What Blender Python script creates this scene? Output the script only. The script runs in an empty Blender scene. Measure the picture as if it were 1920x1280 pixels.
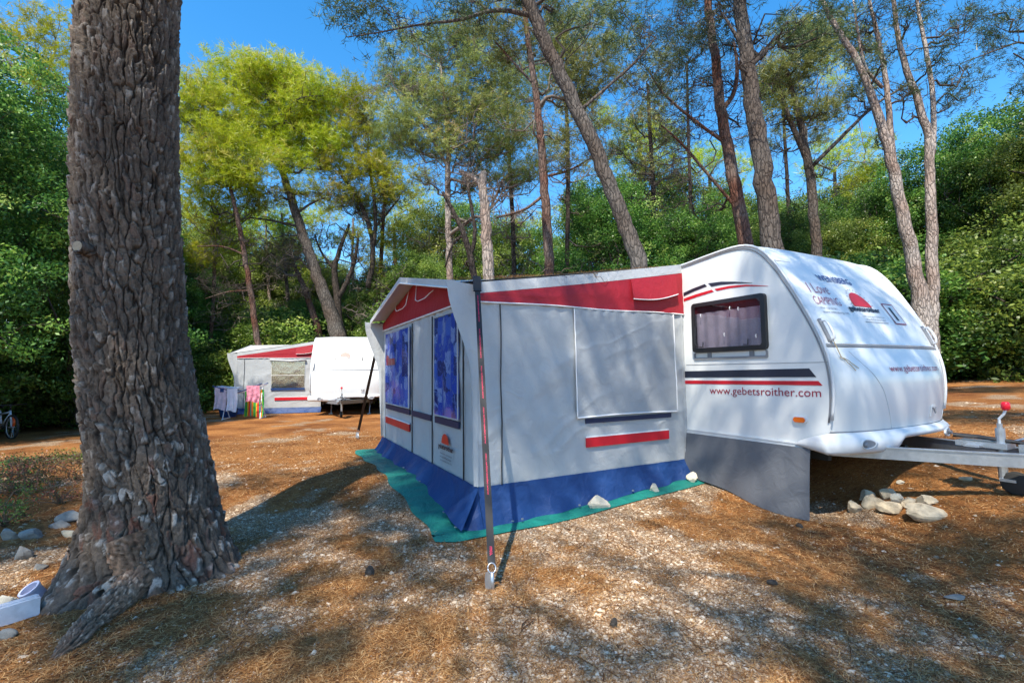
import bpy, math, random
import numpy as np
from mathutils import Vector, Matrix

# ------------------------------------------------------------------ camera, world, sun
scene = bpy.context.scene
EYE = 1.25
FPX, PITCH, ROLL = 873.75, 0.06318, -0.010633           # focal length in photo pixels (1920 wide)
cam_data = bpy.data.cameras.new('camera')
cam = bpy.data.objects.new('camera', cam_data)
scene.collection.objects.link(cam)
scene.camera = cam
cam_data.sensor_width = 36.0
cam_data.lens = FPX / 1920 * 36
cam_data.clip_start = 0.05
cam_data.clip_end = 2000
cp, sp = math.cos(PITCH), math.sin(PITCH)
_r = Vector((1, 0, 0)); _u = Vector((0, -sp, cp)); FW = Vector((0, cp, sp))
RT = _r * math.cos(ROLL) + _u * math.sin(ROLL)
UP = -_r * math.sin(ROLL) + _u * math.cos(ROLL)
m = Matrix((RT, UP, -FW)).transposed().to_4x4()
m.translation = Vector((0, 0, EYE))
cam.matrix_world = m

SUN_EL, SUN_AZ = math.radians(57), math.radians(199.6)   # azimuth clockwise from +Y
world = bpy.data.worlds.new('World'); scene.world = world
world.use_nodes = True
wn = world.node_tree
bg = wn.nodes['Background']
sky = wn.nodes.new('ShaderNodeTexSky')
sky.sky_type = 'NISHITA'; sky.sun_disc = False
sky.sun_elevation = SUN_EL; sky.sun_rotation = SUN_AZ
sky.air_density = 1.0; sky.dust_density = 0.2; sky.ozone_density = 1.6
hs = wn.nodes.new('ShaderNodeHueSaturation')
hs.inputs['Saturation'].default_value = 1.38
hs.inputs['Hue'].default_value = .496
hs.inputs['Value'].default_value = 1.28
wn.links.new(sky.outputs[0], hs.inputs['Color'])
wn.links.new(hs.outputs[0], bg.inputs['Color'])
bg.inputs['Strength'].default_value = 0.15
sd = Vector((math.sin(SUN_AZ) * math.cos(SUN_EL), math.cos(SUN_AZ) * math.cos(SUN_EL), math.sin(SUN_EL)))
sun_data = bpy.data.lights.new('sun', 'SUN')
sun_data.energy = 5.0; sun_data.angle = math.radians(0.75); sun_data.color = (1.0, 0.92, 0.78)
sun = bpy.data.objects.new('sun', sun_data)
scene.collection.objects.link(sun)
sun.rotation_euler = sd.to_track_quat('Z', 'Y').to_euler()
scene.view_settings.view_transform = 'Standard'
scene.view_settings.look = 'None'
scene.view_settings.gamma = 1.0
scene.view_settings.exposure = 0.78
scene.cycles.max_bounces = 6
scene.cycles.transparent_max_bounces = 8

rng = np.random.default_rng(7)
random.seed(7)
COL = scene.collection
sunv = np.array(sd)

# ------------------------------------------------------------------ measuring helpers
def rayd(px, py):
    d = FW * FPX + RT * (px - 960) - UP * (py - 640)
    return np.array(d / d.y)
def at(px, py, depth):
    """world point seen at a photo pixel, `depth` metres ahead of the lens"""
    return np.array([0, 0, EYE]) + rayd(px, py) * depth
def ss(t):
    t = np.clip(t, 0, 1); return t * t * (3 - 2 * t)
def ground_z(x, y):
    x = np.asarray(x, float); y = np.asarray(y, float)
    z = -.15 * ss((5.7 - y) / 1.4)
    z = z + .33 * ss((x - 2.9) / 1.3) + .065 * np.maximum(0, x - 4.2) * (1 - .0) * np.clip((60 - x) / 50, 0, 1)
    z = z - .012 * np.clip(y - 6, 0, 14) * ss((1 - x) / 3)
    z = z + .10 * ss((-x - 4) / 3) * ss((9 - y) / 4)
    z = z + .012 * np.sin(x * 1.7 + y * .6) * np.sin(y * 1.3 - x * .5) * ss((np.hypot(x - 1, y - 5.6) - 0) / 1)*.8
    return z
def on_ground(px, py):
    r = rayd(px, py); t = 4.0; z = 0.0
    for _ in range(60):
        t = (z - EYE) / r[2]
        z = .5 * z + .5 * float(ground_z(r[0] * t, r[1] * t))
    return np.array([r[0] * t, r[1] * t, z])

# ------------------------------------------------------------------ noise (numpy)
def _hash(ix, iy, k=0):
    n = (ix.astype(np.int64) * 374761393 + iy.astype(np.int64) * 668265263 + k * 1442695040888963) & 0x7fffffff
    n = ((n ^ (n >> 13)) * 1274126177) & 0x7fffffff
    return ((n ^ (n >> 16)) & 0xffff) / 65535.0
def vnoise(x, y, k=0):
    x = np.asarray(x, float); y = np.asarray(y, float)
    ix = np.floor(x).astype(np.int64); iy = np.floor(y).astype(np.int64)
    fx = x - ix; fy = y - iy
    fx = fx * fx * (3 - 2 * fx); fy = fy * fy * (3 - 2 * fy)
    a = _hash(ix, iy, k); b = _hash(ix + 1, iy, k); c = _hash(ix, iy + 1, k); d = _hash(ix + 1, iy + 1, k)
    return (a * (1 - fx) + b * fx) * (1 - fy) + (c * (1 - fx) + d * fx) * fy
def fbm(x, y, o=4, k=0):
    s = 0; a = .5; t = 0
    for i in range(o):
        s = s + a * vnoise(x * 2 ** i + 17 * i, y * 2 ** i - 9 * i, k + i); t += a; a *= .5
    return s / t

# ------------------------------------------------------------------ object helpers
ORG = {}
def empty(name, loc):
    o = bpy.data.objects.new(name, None); COL.objects.link(o)
    o.location = Vector([float(c) for c in loc]); ORG[o.name] = np.array(loc, float); o.empty_display_size = .2
    return o
def tag(o, label=None, cat=None, group=None, kind=None):
    if label: o['label'] = label
    if cat: o['category'] = cat
    if group: o['group'] = group
    if kind: o['kind'] = kind
    return o
def thing(name, loc, label, cat, group=None):
    return tag(empty(name, loc), label, cat, group)
def link_mesh(name, me, parent=None, org=None):
    o = bpy.data.objects.new(name, me); COL.objects.link(o)
    if parent is not None:
        o.parent = parent; ORG[o.name] = ORG[parent.name]
    else:
        o.location = Vector([float(c) for c in org]); ORG[o.name] = np.array(org, float)
    return o
class MB:
    def __init__(s): s.V = []; s.F = []; s.n = 0; s.T = []
    def add(s, V, F, tint=None):
        V = np.asarray(V, float).reshape(-1, 3)
        s.V.append(V)
        for f in F: s.F.append([int(i) + s.n for i in f])
        s.T.append(np.full(len(V), .5) if tint is None else np.broadcast_to(tint, (len(V),)))
        s.n += len(V); return s
    def box(s, c, h, ax=None):
        """box: centre, half sizes, optional 3 axes"""
        ax = np.eye(3) if ax is None else np.array(ax, float)
        c = np.array(c, float)
        V = [c + ax[0] * h[0] * i + ax[1] * h[1] * j + ax[2] * h[2] * k for i in (-1, 1) for j in (-1, 1) for k in (-1, 1)]
        return s.add(V, [(0, 1, 3, 2), (4, 6, 7, 5), (0, 4, 5, 1), (2, 3, 7, 6), (0, 2, 6, 4), (1, 5, 7, 3)])
    def tube(s, pts, rad, sides=8, cap=True, tint=None):
        pts = np.array(pts, float); n = len(pts)
        rad = np.full(n, rad) if np.isscalar(rad) else np.array(rad, float)
        d = np.gradient(pts, axis=0); d /= np.linalg.norm(d, axis=1)[:, None] + 1e-9
        ref = np.array([0, 0, 1.]) if abs(d[0][2]) < .9 else np.array([1., 0, 0])
        a = np.cross(d[0], ref); a /= np.linalg.norm(a)
        V = []; th = np.arange(sides) * 2 * np.pi / sides
        for i in range(n):
            a = a - d[i] * (a @ d[i]); a /= np.linalg.norm(a) + 1e-9
            b = np.cross(d[i], a)
            V.append(pts[i] + rad[i] * (np.cos(th)[:, None] * a + np.sin(th)[:, None] * b))
        F = []
        for i in range(n - 1):
            for j in range(sides):
                k = (j + 1) % sides
                F.append((i * sides + j, i * sides + k, (i + 1) * sides + k, (i + 1) * sides + j))
        if cap:
            F.append(tuple(range(sides))[::-1]); F.append(tuple(range((n - 1) * sides, n * sides)))
        return s.add(np.concatenate(V), F, tint)
    def grid(s, fn, nu, nv):
        u, v = np.meshgrid(np.linspace(0, 1, nu + 1), np.linspace(0, 1, nv + 1), indexing='ij')
        P = fn(u.ravel(), v.ravel())
        F = [(i * (nv + 1) + j, (i + 1) * (nv + 1) + j, (i + 1) * (nv + 1) + j + 1, i * (nv + 1) + j + 1) for i in range(nu) for j in range(nv)]
        return s.add(P, F)
    def poly(s, pts): return s.add(pts, [tuple(range(len(pts)))])
    def slab(s, pts, off):
        """closed plate: polygon pts and the same moved by off"""
        p = np.array(pts, float); q = p + np.array(off); n = len(p)
        F = [tuple(range(n)), tuple(range(2 * n - 1, n - 1, -1))] + [(i, n + i, n + (i + 1) % n, (i + 1) % n) for i in range(n)]
        return s.add(np.concatenate([p, q]), F)
    def build(s, name, mat, parent=None, smooth=False, org=None, tint=False, label=None):
        V = np.concatenate(s.V)
        base = ORG[parent.name] if parent is not None else (np.array(org, float) if org is not None else np.array([V[:, 0].mean(), V[:, 1].mean(), V[:, 2].min()]))
        me = bpy.data.meshes.new(name)
        me.from_pydata((V - base).tolist(), [], s.F); me.materials.append(mat)
        if smooth: me.polygons.foreach_set('use_smooth', [True] * len(me.polygons))
        if tint:
            T = np.concatenate(s.T); at_ = me.color_attributes.new('tint', 'FLOAT_COLOR', 'POINT')
            at_.data.foreach_set('color', np.stack([T, T, T, np.ones_like(T)], 1).astype(np.float32).ravel())
        me.update()
        o = link_mesh(name, me, parent, base)
        if label: o['label'] = label
        return o
def fast_mesh(name, V, F, mat, tint=None, smooth=False):
    """numpy mesh: V (n,3), F (m,k) all the same size"""
    me = bpy.data.meshes.new(name)
    k = F.shape[1]
    me.vertices.add(len(V)); me.loops.add(F.size); me.polygons.add(len(F))
    me.vertices.foreach_set('co', V.astype(np.float32).ravel())
    me.loops.foreach_set('vertex_index', F.astype(np.int32).ravel())
    me.polygons.foreach_set('loop_start', np.arange(0, F.size, k, dtype=np.int32))
    me.polygons.foreach_set('loop_total', np.full(len(F), k, dtype=np.int32))
    if smooth: me.polygons.foreach_set('use_smooth', np.ones(len(F), bool))
    me.update(calc_edges=True); me.validate()
    if tint is not None:
        a = me.color_attributes.new('tint', 'FLOAT_COLOR', 'POINT')
        if tint.ndim == 1: tint = np.stack([tint] * 3, 1)
        a.data.foreach_set('color', np.concatenate([tint, np.ones((len(tint), 1))], 1).astype(np.float32).ravel())
    me.materials.append(mat)
    return me

# ------------------------------------------------------------------ materials
def mat_new(name):
    mt = bpy.data.materials.new(name); mt.use_nodes = True
    nt = mt.node_tree; return mt, nt, nt.nodes['Principled BSDF']
def N(nt, typ, **kw):
    n = nt.nodes.new(typ)
    for k, v in kw.items():
        if k in ('operation', 'blend_type', 'feature', 'data_type', 'attribute_name', 'distance', 'bands_direction', 'wave_type', 'noise_dimensions'): setattr(n, k, v)
        else: n.inputs[k].default_value = v
    return n
def ramp(nt, src, stops):
    r = nt.nodes.new('ShaderNodeValToRGB'); e = r.color_ramp.elements
    while len(e) < len(stops): e.new(.5)
    for i, (p, c) in enumerate(stops):
        e[i].position = p; e[i].color = (*c, 1) if len(c) == 3 else c
    nt.links.new(src, r.inputs[0]); return r
def bump(nt, bsdf, src, strength=.3, dist=.01):
    b = nt.nodes.new('ShaderNodeBump'); b.inputs['Strength'].default_value = strength; b.inputs['Distance'].default_value = dist
    nt.links.new(src, b.inputs['Height']); nt.links.new(b.outputs[0], bsdf.inputs['Normal']); return b
def geo_pos(nt): return nt.nodes.new('ShaderNodeNewGeometry').outputs['Position']
def simple(name, col, rough=.6, metal=0, var=.08, scale=6, bmp=0, bscale=80, spec=.5):
    mt, nt, b = mat_new(name)
    n = N(nt, 'ShaderNodeTexNoise', Scale=scale, Detail=6.0, Roughness=.65)
    nt.links.new(geo_pos(nt), n.inputs['Vector'])
    c = np.array(col)
    r = ramp(nt, n.outputs[0], [(.3, tuple(c * (1 - var))), (.7, tuple(np.minimum(c * (1 + var), 1)))])
    nt.links.new(r.outputs[0], b.inputs['Base Color'])
    b.inputs['Roughness'].default_value = rough; b.inputs['Metallic'].default_value = metal
    b.inputs['Specular IOR Level'].default_value = spec
    if bmp:
        n2 = N(nt, 'ShaderNodeTexNoise', Scale=bscale, Detail=4.0); nt.links.new(geo_pos(nt), n2.inputs['Vector'])
        bump(nt, b, n2.outputs[0], bmp, .004)
    return mt
def canvas(name, col, var=.06, trans=.12, wr=.35):
    """tent cloth: fine weave, soft creases, a little light through it"""
    mt, nt, b = mat_new(name)
    pos = geo_pos(nt)
    n = N(nt, 'ShaderNodeTexNoise', Scale=2.2, Detail=8.0, Roughness=.7); nt.links.new(pos, n.inputs['Vector'])
    c = np.array(col)
    r = ramp(nt, n.outputs[0], [(.25, tuple(c * (1 - var * 1.6))), (.5, tuple(c)), (.75, tuple(np.minimum(c * (1 + var), 1)))])
    nt.links.new(r.outputs[0], b.inputs['Base Color'])
    b.inputs['Roughness'].default_value = .62
    n2 = N(nt, 'ShaderNodeTexNoise', Scale=7.0, Detail=5.0, Roughness=.55, Distortion=1.2); nt.links.new(pos, n2.inputs['Vector'])
    n3 = N(nt, 'ShaderNodeTexNoise', Scale=420.0, Detail=2.0); nt.links.new(pos, n3.inputs['Vector'])
    ad = N(nt, 'ShaderNodeMath', operation='MULTIPLY_ADD'); nt.links.new(n3.outputs[0], ad.inputs[0]); ad.inputs[1].default_value = .05
    nt.links.new(n2.outputs[0], ad.inputs[2])
    bump(nt, b, ad.outputs[0], wr, .03)
    if trans:
        tr = nt.nodes.new('ShaderNodeBsdfTranslucent'); nt.links.new(r.outputs[0], tr.inputs[0])
        mx = nt.nodes.new('ShaderNodeMixShader'); mx.inputs[0].default_value = trans
        nt.links.new(b.outputs[0], mx.inputs[1]); nt.links.new(tr.outputs[0], mx.inputs[2])
        nt.links.new(mx.outputs[0], nt.nodes['Material Output'].inputs[0])
    return mt
def leaf(name, stops, trans=.35, hue=.02):
    mt, nt, b = mat_new(name)
    nt.nodes.remove(b)
    a = N(nt, 'ShaderNodeAttribute', attribute_name='tint')
    r = ramp(nt, a.outputs['Fac'], stops)
    oi = nt.nodes.new('ShaderNodeObjectInfo')
    h = nt.nodes.new('ShaderNodeHueSaturation')
    mr = nt.nodes.new('ShaderNodeMapRange'); mr.inputs[3].default_value = .5 - hue; mr.inputs[4].default_value = .5 + hue
    nt.links.new(oi.outputs['Random'], mr.inputs[0]); nt.links.new(mr.outputs[0], h.inputs['Hue'])
    mv = nt.nodes.new('ShaderNodeMapRange'); mv.inputs[3].default_value = .85; mv.inputs[4].default_value = 1.35
    nt.links.new(oi.outputs['Random'], mv.inputs[0]); nt.links.new(mv.outputs[0], h.inputs['Value'])
    nt.links.new(r.outputs[0], h.inputs['Color'])
    d = nt.nodes.new('ShaderNodeBsdfDiffuse'); t = nt.nodes.new('ShaderNodeBsdfTranslucent'); g = nt.nodes.new('ShaderNodeBsdfGlossy')
    g.inputs['Roughness'].default_value = .42; g.inputs['Color'].default_value = (.9, .9, .9, 1)
    for q in (d, t): nt.links.new(h.outputs[0], q.inputs[0])
    mx = nt.nodes.new('ShaderNodeMixShader'); mx.inputs[0].default_value = trans
    nt.links.new(d.outputs[0], mx.inputs[1]); nt.links.new(t.outputs[0], mx.inputs[2])
    m2 = nt.nodes.new('ShaderNodeMixShader'); m2.inputs[0].default_value = .025
    nt.links.new(mx.outputs[0], m2.inputs[1]); nt.links.new(g.outputs[0], m2.inputs[2])
    nt.links.new(m2.outputs[0], nt.nodes['Material Output'].inputs[0])
    return mt
def bark(name, dark, light, patch=None, scale=9):
    mt, nt, b = mat_new(name)
    tc = nt.nodes.new('ShaderNodeTexCoord')
    mp = nt.nodes.new('ShaderNodeMapping'); mp.inputs['Scale'].default_value = (scale, scale, scale * .28)
    nt.links.new(tc.outputs['Object'], mp.inputs[0])
    n0 = N(nt, 'ShaderNodeTexNoise', Scale=1.3, Detail=3.0); nt.links.new(mp.outputs[0], n0.inputs['Vector'])
    ad = nt.nodes.new('ShaderNodeVectorMath'); ad.operation = 'ADD'
    nt.links.new(mp.outputs[0], ad.inputs[0]); nt.links.new(n0.outputs['Color'], ad.inputs[1])
    v = N(nt, 'ShaderNodeTexVoronoi', feature='DISTANCE_TO_EDGE', Scale=1.6); nt.links.new(ad.outputs[0], v.inputs['Vector'])
    n1 = N(nt, 'ShaderNodeTexNoise', Scale=5.0, Detail=8.0, Roughness=.75); nt.links.new(mp.outputs[0], n1.inputs['Vector'])
    d, l = np.array(dark), np.array(light)
    r = ramp(nt, n1.outputs[0], [(.32, tuple(d)), (.52, tuple((d + l) / 2)), (.68, tuple(l))])
    col = r.outputs[0]
    if patch:
        n2 = N(nt, 'ShaderNodeTexNoise', Scale=.8, Detail=3.0); nt.links.new(tc.outputs['Object'], n2.inputs['Vector'])
        rr = ramp(nt, n2.outputs[0], [(.42, (0, 0, 0)), (.62, (1, 1, 1))])
        mx = nt.nodes.new('ShaderNodeMixRGB'); nt.links.new(rr.outputs[0], mx.inputs[0]); nt.links.new(col, mx.inputs[1])
        mx.inputs[2].default_value = (*patch, 1); col = mx.outputs[0]
    ve = ramp(nt, v.outputs[0], [(0, (.35, .35, .35)), (.12, (1, 1, 1))])
    m3 = nt.nodes.new('ShaderNodeMixRGB'); m3.blend_type = 'MULTIPLY'; m3.inputs[0].default_value = 1
    nt.links.new(col, m3.inputs[1]); nt.links.new(ve.outputs[0], m3.inputs[2])
    nt.links.new(m3.outputs[0], b.inputs['Base Color'])
    b.inputs['Roughness'].default_value = .9; b.inputs['Specular IOR Level'].default_value = .2
    h = ramp(nt, v.outputs[0], [(0, (0, 0, 0)), (.2, (1, 1, 1))])
    ad2 = nt.nodes.new('ShaderNodeMixRGB'); ad2.inputs[0].default_value = .35
    nt.links.new(h.outputs[0], ad2.inputs[1]); nt.links.new(n1.outputs[0], ad2.inputs[2])
    bump(nt, b, ad2.outputs[0], .9, .03)
    return mt

M = {}
M['canvas'] = canvas('grey_canvas', (.46, .485, .505))
M['canvas_blind'] = canvas('blind_canvas', (.39, .415, .44))
M['canvas_white'] = canvas('pale_canvas', (.50, .52, .54), trans=.05)
M['canvas_red'] = canvas('red_canvas', (.33, .006, .018), trans=.05)
M['skirt_blue'] = canvas('blue_skirt_vinyl', (.003, .036, .15), trans=0, wr=.5)
M['navy'] = simple('navy_cloth', (.012, .02, .065), .6)
M['red'] = simple('red_vinyl', (.52, .008, .02), .45)
M['white'] = simple('white_piping', (.75, .76, .78), .5)
M['caravan'] = simple('white_caravan_paint', (.70, .72, .72), .3, var=.025, scale=3, spec=.5)
M['caravan_grey'] = simple('grey_trim', (.20, .21, .23), .4)
M['bumper'] = simple('white_bumper_plastic', (.62, .64, .66), .35, var=.04)
M['black'] = simple('black_rubber', (.012, .012, .014), .45)
M['dark'] = simple('dark_underbody', (.03, .03, .03), .8)
M['stripe'] = simple('charcoal_sticker', (.018, .022, .04), .35)
M['redtext'] = simple('crimson_lettering', (.30, .008, .04), .4)
M['pink'] = simple('strap_lettering', (.75, .03, .10), .5)
M['logo_red'] = simple('red_emblem', (.62, .015, .015), .4)
M['blacktext'] = simple('dark_lettering', (.015, .015, .03), .5)
M['bluetext'] = simple('blue_lettering', (.02, .05, .2), .5)
M['orange'] = simple('amber_lens', (.85, .16, .005), .15)
M['galv'] = simple('galvanised_steel', (.42, .45, .49), .38, .75, var=.15, scale=14)
M['greycloth'] = canvas('draught_skirt_cloth', (.10, .11, .13), trans=0, wr=.3)
M['mat'] = canvas('green_groundsheet', (.003, .16, .13), trans=0, wr=.9, var=.18)
M['redplastic'] = simple('red_plastic_knob', (.75, .01, .03), .3)
M['strap'] = simple('black_webbing', (.012, .012, .014), .6)
M['rope'] = simple('beige_cord', (.45, .36, .22), .8)
M['stone'] = simple('limestone', (.40, .33, .23), .9, var=.35, scale=14, bmp=.8, bscale=35)
M['stone_grey'] = simple('grey_rock', (.20, .19, .17), .9, var=.35, scale=14, bmp=.8, bscale=35)
M['stone_white'] = simple('pale_limestone', (.55, .49, .38), .9, var=.15, scale=10, bmp=.6, bscale=35)
M['cone'] = simple('pine_cone_scales', (.05, .042, .035), .8, var=.4, scale=60, bmp=1, bscale=90)
M['pvc'] = simple('old_white_plastic', (.62, .62, .66), .5, var=.18, scale=12)
M['pvc_in'] = simple('lilac_pipe', (.50, .50, .62), .5)
M['interior'] = simple('dark_interior', (.02, .018, .022), .8)
M['tyre'] = simple('tyre_rubber', (.02, .02, .02), .8)
M['dirt_twig'] = simple('dead_twig', (.16, .11, .07), .9, var=.3)

def curtain_mat():
    mt, nt, b = mat_new('blue_patterned_curtain')
    tc = nt.nodes.new('ShaderNodeTexCoord')
    mp = nt.nodes.new('ShaderNodeMapping'); mp.inputs['Scale'].default_value = (5.5, 5.5, 5.0)
    nt.links.new(tc.outputs['Object'], mp.inputs[0])
    v = N(nt, 'ShaderNodeTexVoronoi', feature='F1', Scale=1.3, distance='CHEBYCHEV', Randomness=.75); nt.links.new(mp.outputs[0], v.inputs['Vector'])
    r = ramp(nt, v.outputs['Color'], [(.0, (.012, .02, .16)), (.3, (.02, .06, .42)), (.52, (.05, .12, .50)), (.68, (.22, .30, .58)), (.85, (.02, .04, .22))])
    r.color_ramp.interpolation = 'CONSTANT'
    w = N(nt, 'ShaderNodeTexNoise', Scale=9.0, Detail=3.0, Distortion=3.0); nt.links.new(tc.outputs['Object'], w.inputs['Vector'])
    wr = ramp(nt, w.outputs[0], [(.56, (0, 0, 0)), (.62, (1, 1, 1))])
    mx = nt.nodes.new('ShaderNodeMixRGB'); nt.links.new(wr.outputs[0], mx.inputs[0]); nt.links.new(r.outputs[0], mx.inputs[1]); mx.inputs[2].default_value = (.08, .14, .40, 1)
    nt.links.new(mx.outputs[0], b.inputs['Base Color']); b.inputs['Roughness'].default_value = .8
    return mt
M['curtain'] = curtain_mat()
M['lace'] = simple('grey_net_curtain', (.36, .36, .40), .9, var=.15, scale=9)
def glass(name, tint, tr=.6, rough=.03):
    mt, nt, b = mat_new(name)
    t = nt.nodes.new('ShaderNodeBsdfTransparent'); t.inputs[0].default_value = (*tint, 1)
    g = nt.nodes.new('ShaderNodeBsdfGlossy'); g.inputs['Roughness'].default_value = rough; g.inputs['Color'].default_value = (.9, .92, .95, 1)
    n = N(nt, 'ShaderNodeTexNoise', Scale=5.0, Detail=2.0); nt.links.new(geo_pos(nt), n.inputs['Vector'])
    bp = nt.nodes.new('ShaderNodeBump'); bp.inputs['Strength'].default_value = .15; bp.inputs['Distance'].default_value = .02
    nt.links.new(n.outputs[0], bp.inputs['Height']); nt.links.new(bp.outputs[0], g.inputs['Normal'])
    mx = nt.nodes.new('ShaderNodeMixShader'); mx.inputs[0].default_value = 1 - tr
    nt.links.new(t.outputs[0], mx.inputs[1]); nt.links.new(g.outputs[0], mx.inputs[2])
    nt.links.new(mx.outputs[0], nt.nodes['Material Output'].inputs[0])
    return mt
M['pane'] = glass('tinted_acrylic', (.84, .81, .84), .93)
M['film'] = glass('clear_vinyl_film', (.92, .94, .97), .87, .12)

M['pine_green'] = leaf('pine_needles', [(0, (.09, .13, .012)), (.35, (.22, .29, .012)), (.7, (.42, .47, .015)), (.95, (.46, .40, .08))], .42)
M['pine_dark'] = leaf('dark_pine_needles', [(0, (.025, .045, .03)), (.5, (.06, .10, .04)), (.85, (.14, .18, .05)), (1, (.24, .19, .09))], .3)  # on the limb over the awning, this dark tone holds painted shade
M['pine_dry'] = leaf('greyish_pine_needles', [(0, (.07, .09, .03)), (.5, (.20, .23, .06)), (.8, (.36, .36, .10)), (1, (.42, .30, .15))], .3)
M['oak'] = leaf('oak_leaves', [(0, (.025, .065, .018)), (.4, (.075, .16, .03)), (.75, (.19, .31, .05)), (1, (.36, .42, .11))], .42, .025)
M['oak_light'] = leaf('light_oak_leaves', [(0, (.05, .10, .02)), (.4, (.14, .22, .04)), (.75, (.30, .40, .06)), (1, (.48, .50, .15))], .45, .025)
M['weed'] = leaf('weed_leaves', [(0, (.03, .05, .02)), (.45, (.08, .10, .03)), (.6, (.22, .12, .06)), (.8, (.30, .07, .05)), (1, (.42, .20, .12))], .3)
M['bark_grey'] = bark('grey_pine_bark', (.05, .044, .04), (.21, .185, .165), (.10, .075, .06))
M['bark_red'] = bark('reddish_pine_bark', (.06, .025, .018), (.24, .11, .075), (.17, .13, .11))
M['bark_pale'] = bark('pale_pine_bark', (.22, .185, .165), (.60, .53, .47), (.30, .22, .18))
M['bark_dark'] = bark('dark_branch_bark', (.028, .022, .02), (.12, .095, .08))
M['twig_grey'] = simple('grey_dead_twigs', (.16, .13, .11), .9, var=.4, scale=3)
M['twig_dark'] = simple('dark_twigs', (.05, .038, .032), .9, var=.4, scale=3)

# ------------------------------------------------------------------ text
def text_geo(body, bold=0.0, shear=0.0):
    cu = bpy.data.curves.new('t', 'FONT'); cu.body = body; cu.offset = bold; cu.shear = shear; cu.resolution_u = 4
    o = bpy.data.objects.new('t', cu); COL.objects.link(o)
    dg = bpy.context.evaluated_depsgraph_get(); me = o.evaluated_get(dg).to_mesh()
    V = np.array([v.co[:] for v in me.vertices]); F = [tuple(p.vertices) for p in me.polygons]
    o.evaluated_get(dg).to_mesh_clear(); bpy.data.objects.remove(o); bpy.data.curves.remove(cu)
    return V, F
_tc = {}
def text_on(mb, body, fn, w, h, bold=0.0, shear=0.0):
    """lay the word out in a w x h box; fn(x,y)->(n,3) world points"""
    key = (body, bold, shear)
    if key not in _tc:
        V, F = text_geo(body, bold, shear)
        lo, hi = V.min(0), V.max(0); V = V - lo; V[:, 0] /= (hi - lo)[0]; V[:, 1] /= (hi - lo)[1]
        _tc[key] = (V, F)
    V, F = _tc[key]
    return mb.add(fn(V[:, 0] * w, V[:, 1] * h), F)

# ------------------------------------------------------------------ local frames of a caravan pitch
class Frame:
    """a: along the caravan towards its nose, w: out from its side towards the awning front, z: up"""
    def __init__(s, o, u):
        s.o = np.array(o, float); u = np.array(u, float); u /= np.linalg.norm(u)
        s.u = np.array([u[0], u[1], 0]); s.w = np.array([u[1], -u[0], 0])
    def P(s, a, w, z):
        a, w, z = np.broadcast_arrays(np.asarray(a, float), np.asarray(w, float), np.asarray(z, float))
        return s.o + a[..., None] * s.u + w[..., None] * s.w + z[..., None] * np.array([0, 0, 1.])
    def gz(s, a, w):
        p = s.P(a, w, 0 * np.asarray(a, float)); return ground_z(p[..., 0], p[..., 1]) - s.o[2]
    def ax(s): return [s.u, s.w, np.array([0, 0, 1.])]
    def box(s, mb, a0, a1, w0, w1, z0, z1):
        return mb.box(s.P((a0 + a1) / 2, (w0 + w1) / 2, (z0 + z1) / 2), (abs(a1 - a0) / 2, abs(w1 - w0) / 2, abs(z1 - z0) / 2), s.ax())
F1 = Frame((2.0745, 5.6109, 0), (.4681, -.8837))
_o2 = at(601, 772, 16.4)
F2 = Frame((_o2[0], _o2[1], float(ground_z(_o2[0], _o2[1]))), (.19, -.98))
AW = 2.71; AL = 3.90; OV = 2.93; WT = 1.91

# ------------------------------------------------------------------ caravan
PROF = np.array([(-3.95, 0.50), (-4.02, .8), (-4.05, 1.2), (-4.02, 1.6), (-3.92, 2.05), (-3.80, 2.32), (-3.65, 2.47), (-3.4, 2.53), (-2, 2.55), (-.6, 2.55),
                 (0.0, 2.50), (0.30, 2.53), (0.60, 2.555), (0.82, 2.555), (.96, 2.515), (1.07, 2.42), (1.17, 2.29), (1.28, 2.11), (1.40, 1.88), (1.49, 1.70), (1.57, 1.51),
                 (1.62, 1.35), (1.645, 1.2), (1.65, 1.01), (1.63, .82), (1.60, .67)])
_seg = np.r_[0, np.cumsum(np.hypot(*np.diff(PROF, axis=0).T))]
def prof_s(s): return np.interp(s, _seg, PROF[:, 0]), np.interp(s, _seg, PROF[:, 1])
def _smooth_prof():
    s = np.linspace(0, _seg[-1], 700); a, z = prof_s(s)
    for _ in range(60):
        a[1:-1] = (a[:-2] + 2 * a[1:-1] + a[2:]) / 4; z[1:-1] = (z[:-2] + 2 * z[1:-1] + z[2:]) / 4
    return a, z
PA, PZ = _smooth_prof()
CWD = 2.2
_ipk = int(np.argmax(PZ + (PA > 0) * 1.0 * 0 + 0 * PA))
_front = np.where(PA > .85)[0]
def nose_a(z): return np.interp(-z, -PZ[_front], PA[_front])
def bulge(v, z):
    """forward swell of the nose: v 0..1 across"""
    v = np.clip(v, 0, 1); e = 1 - np.abs(2 * v - 1) ** 3.2
    k = ss((2.45 - z) / .8)
    lo = ss((1.44 - z) / .3)
    side = -.05 * (np.abs(2 * v - 1) ** 14)
    return e * (.05 * k + .075 * lo) + side * lo * .6
def nose_pt(f, w, z, off=0.0):
    v = -np.asarray(w) / CWD
    return f.P(nose_a(z) + bulge(v, z) + off, w, z + off * .35 * (z > 1.3))
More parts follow.
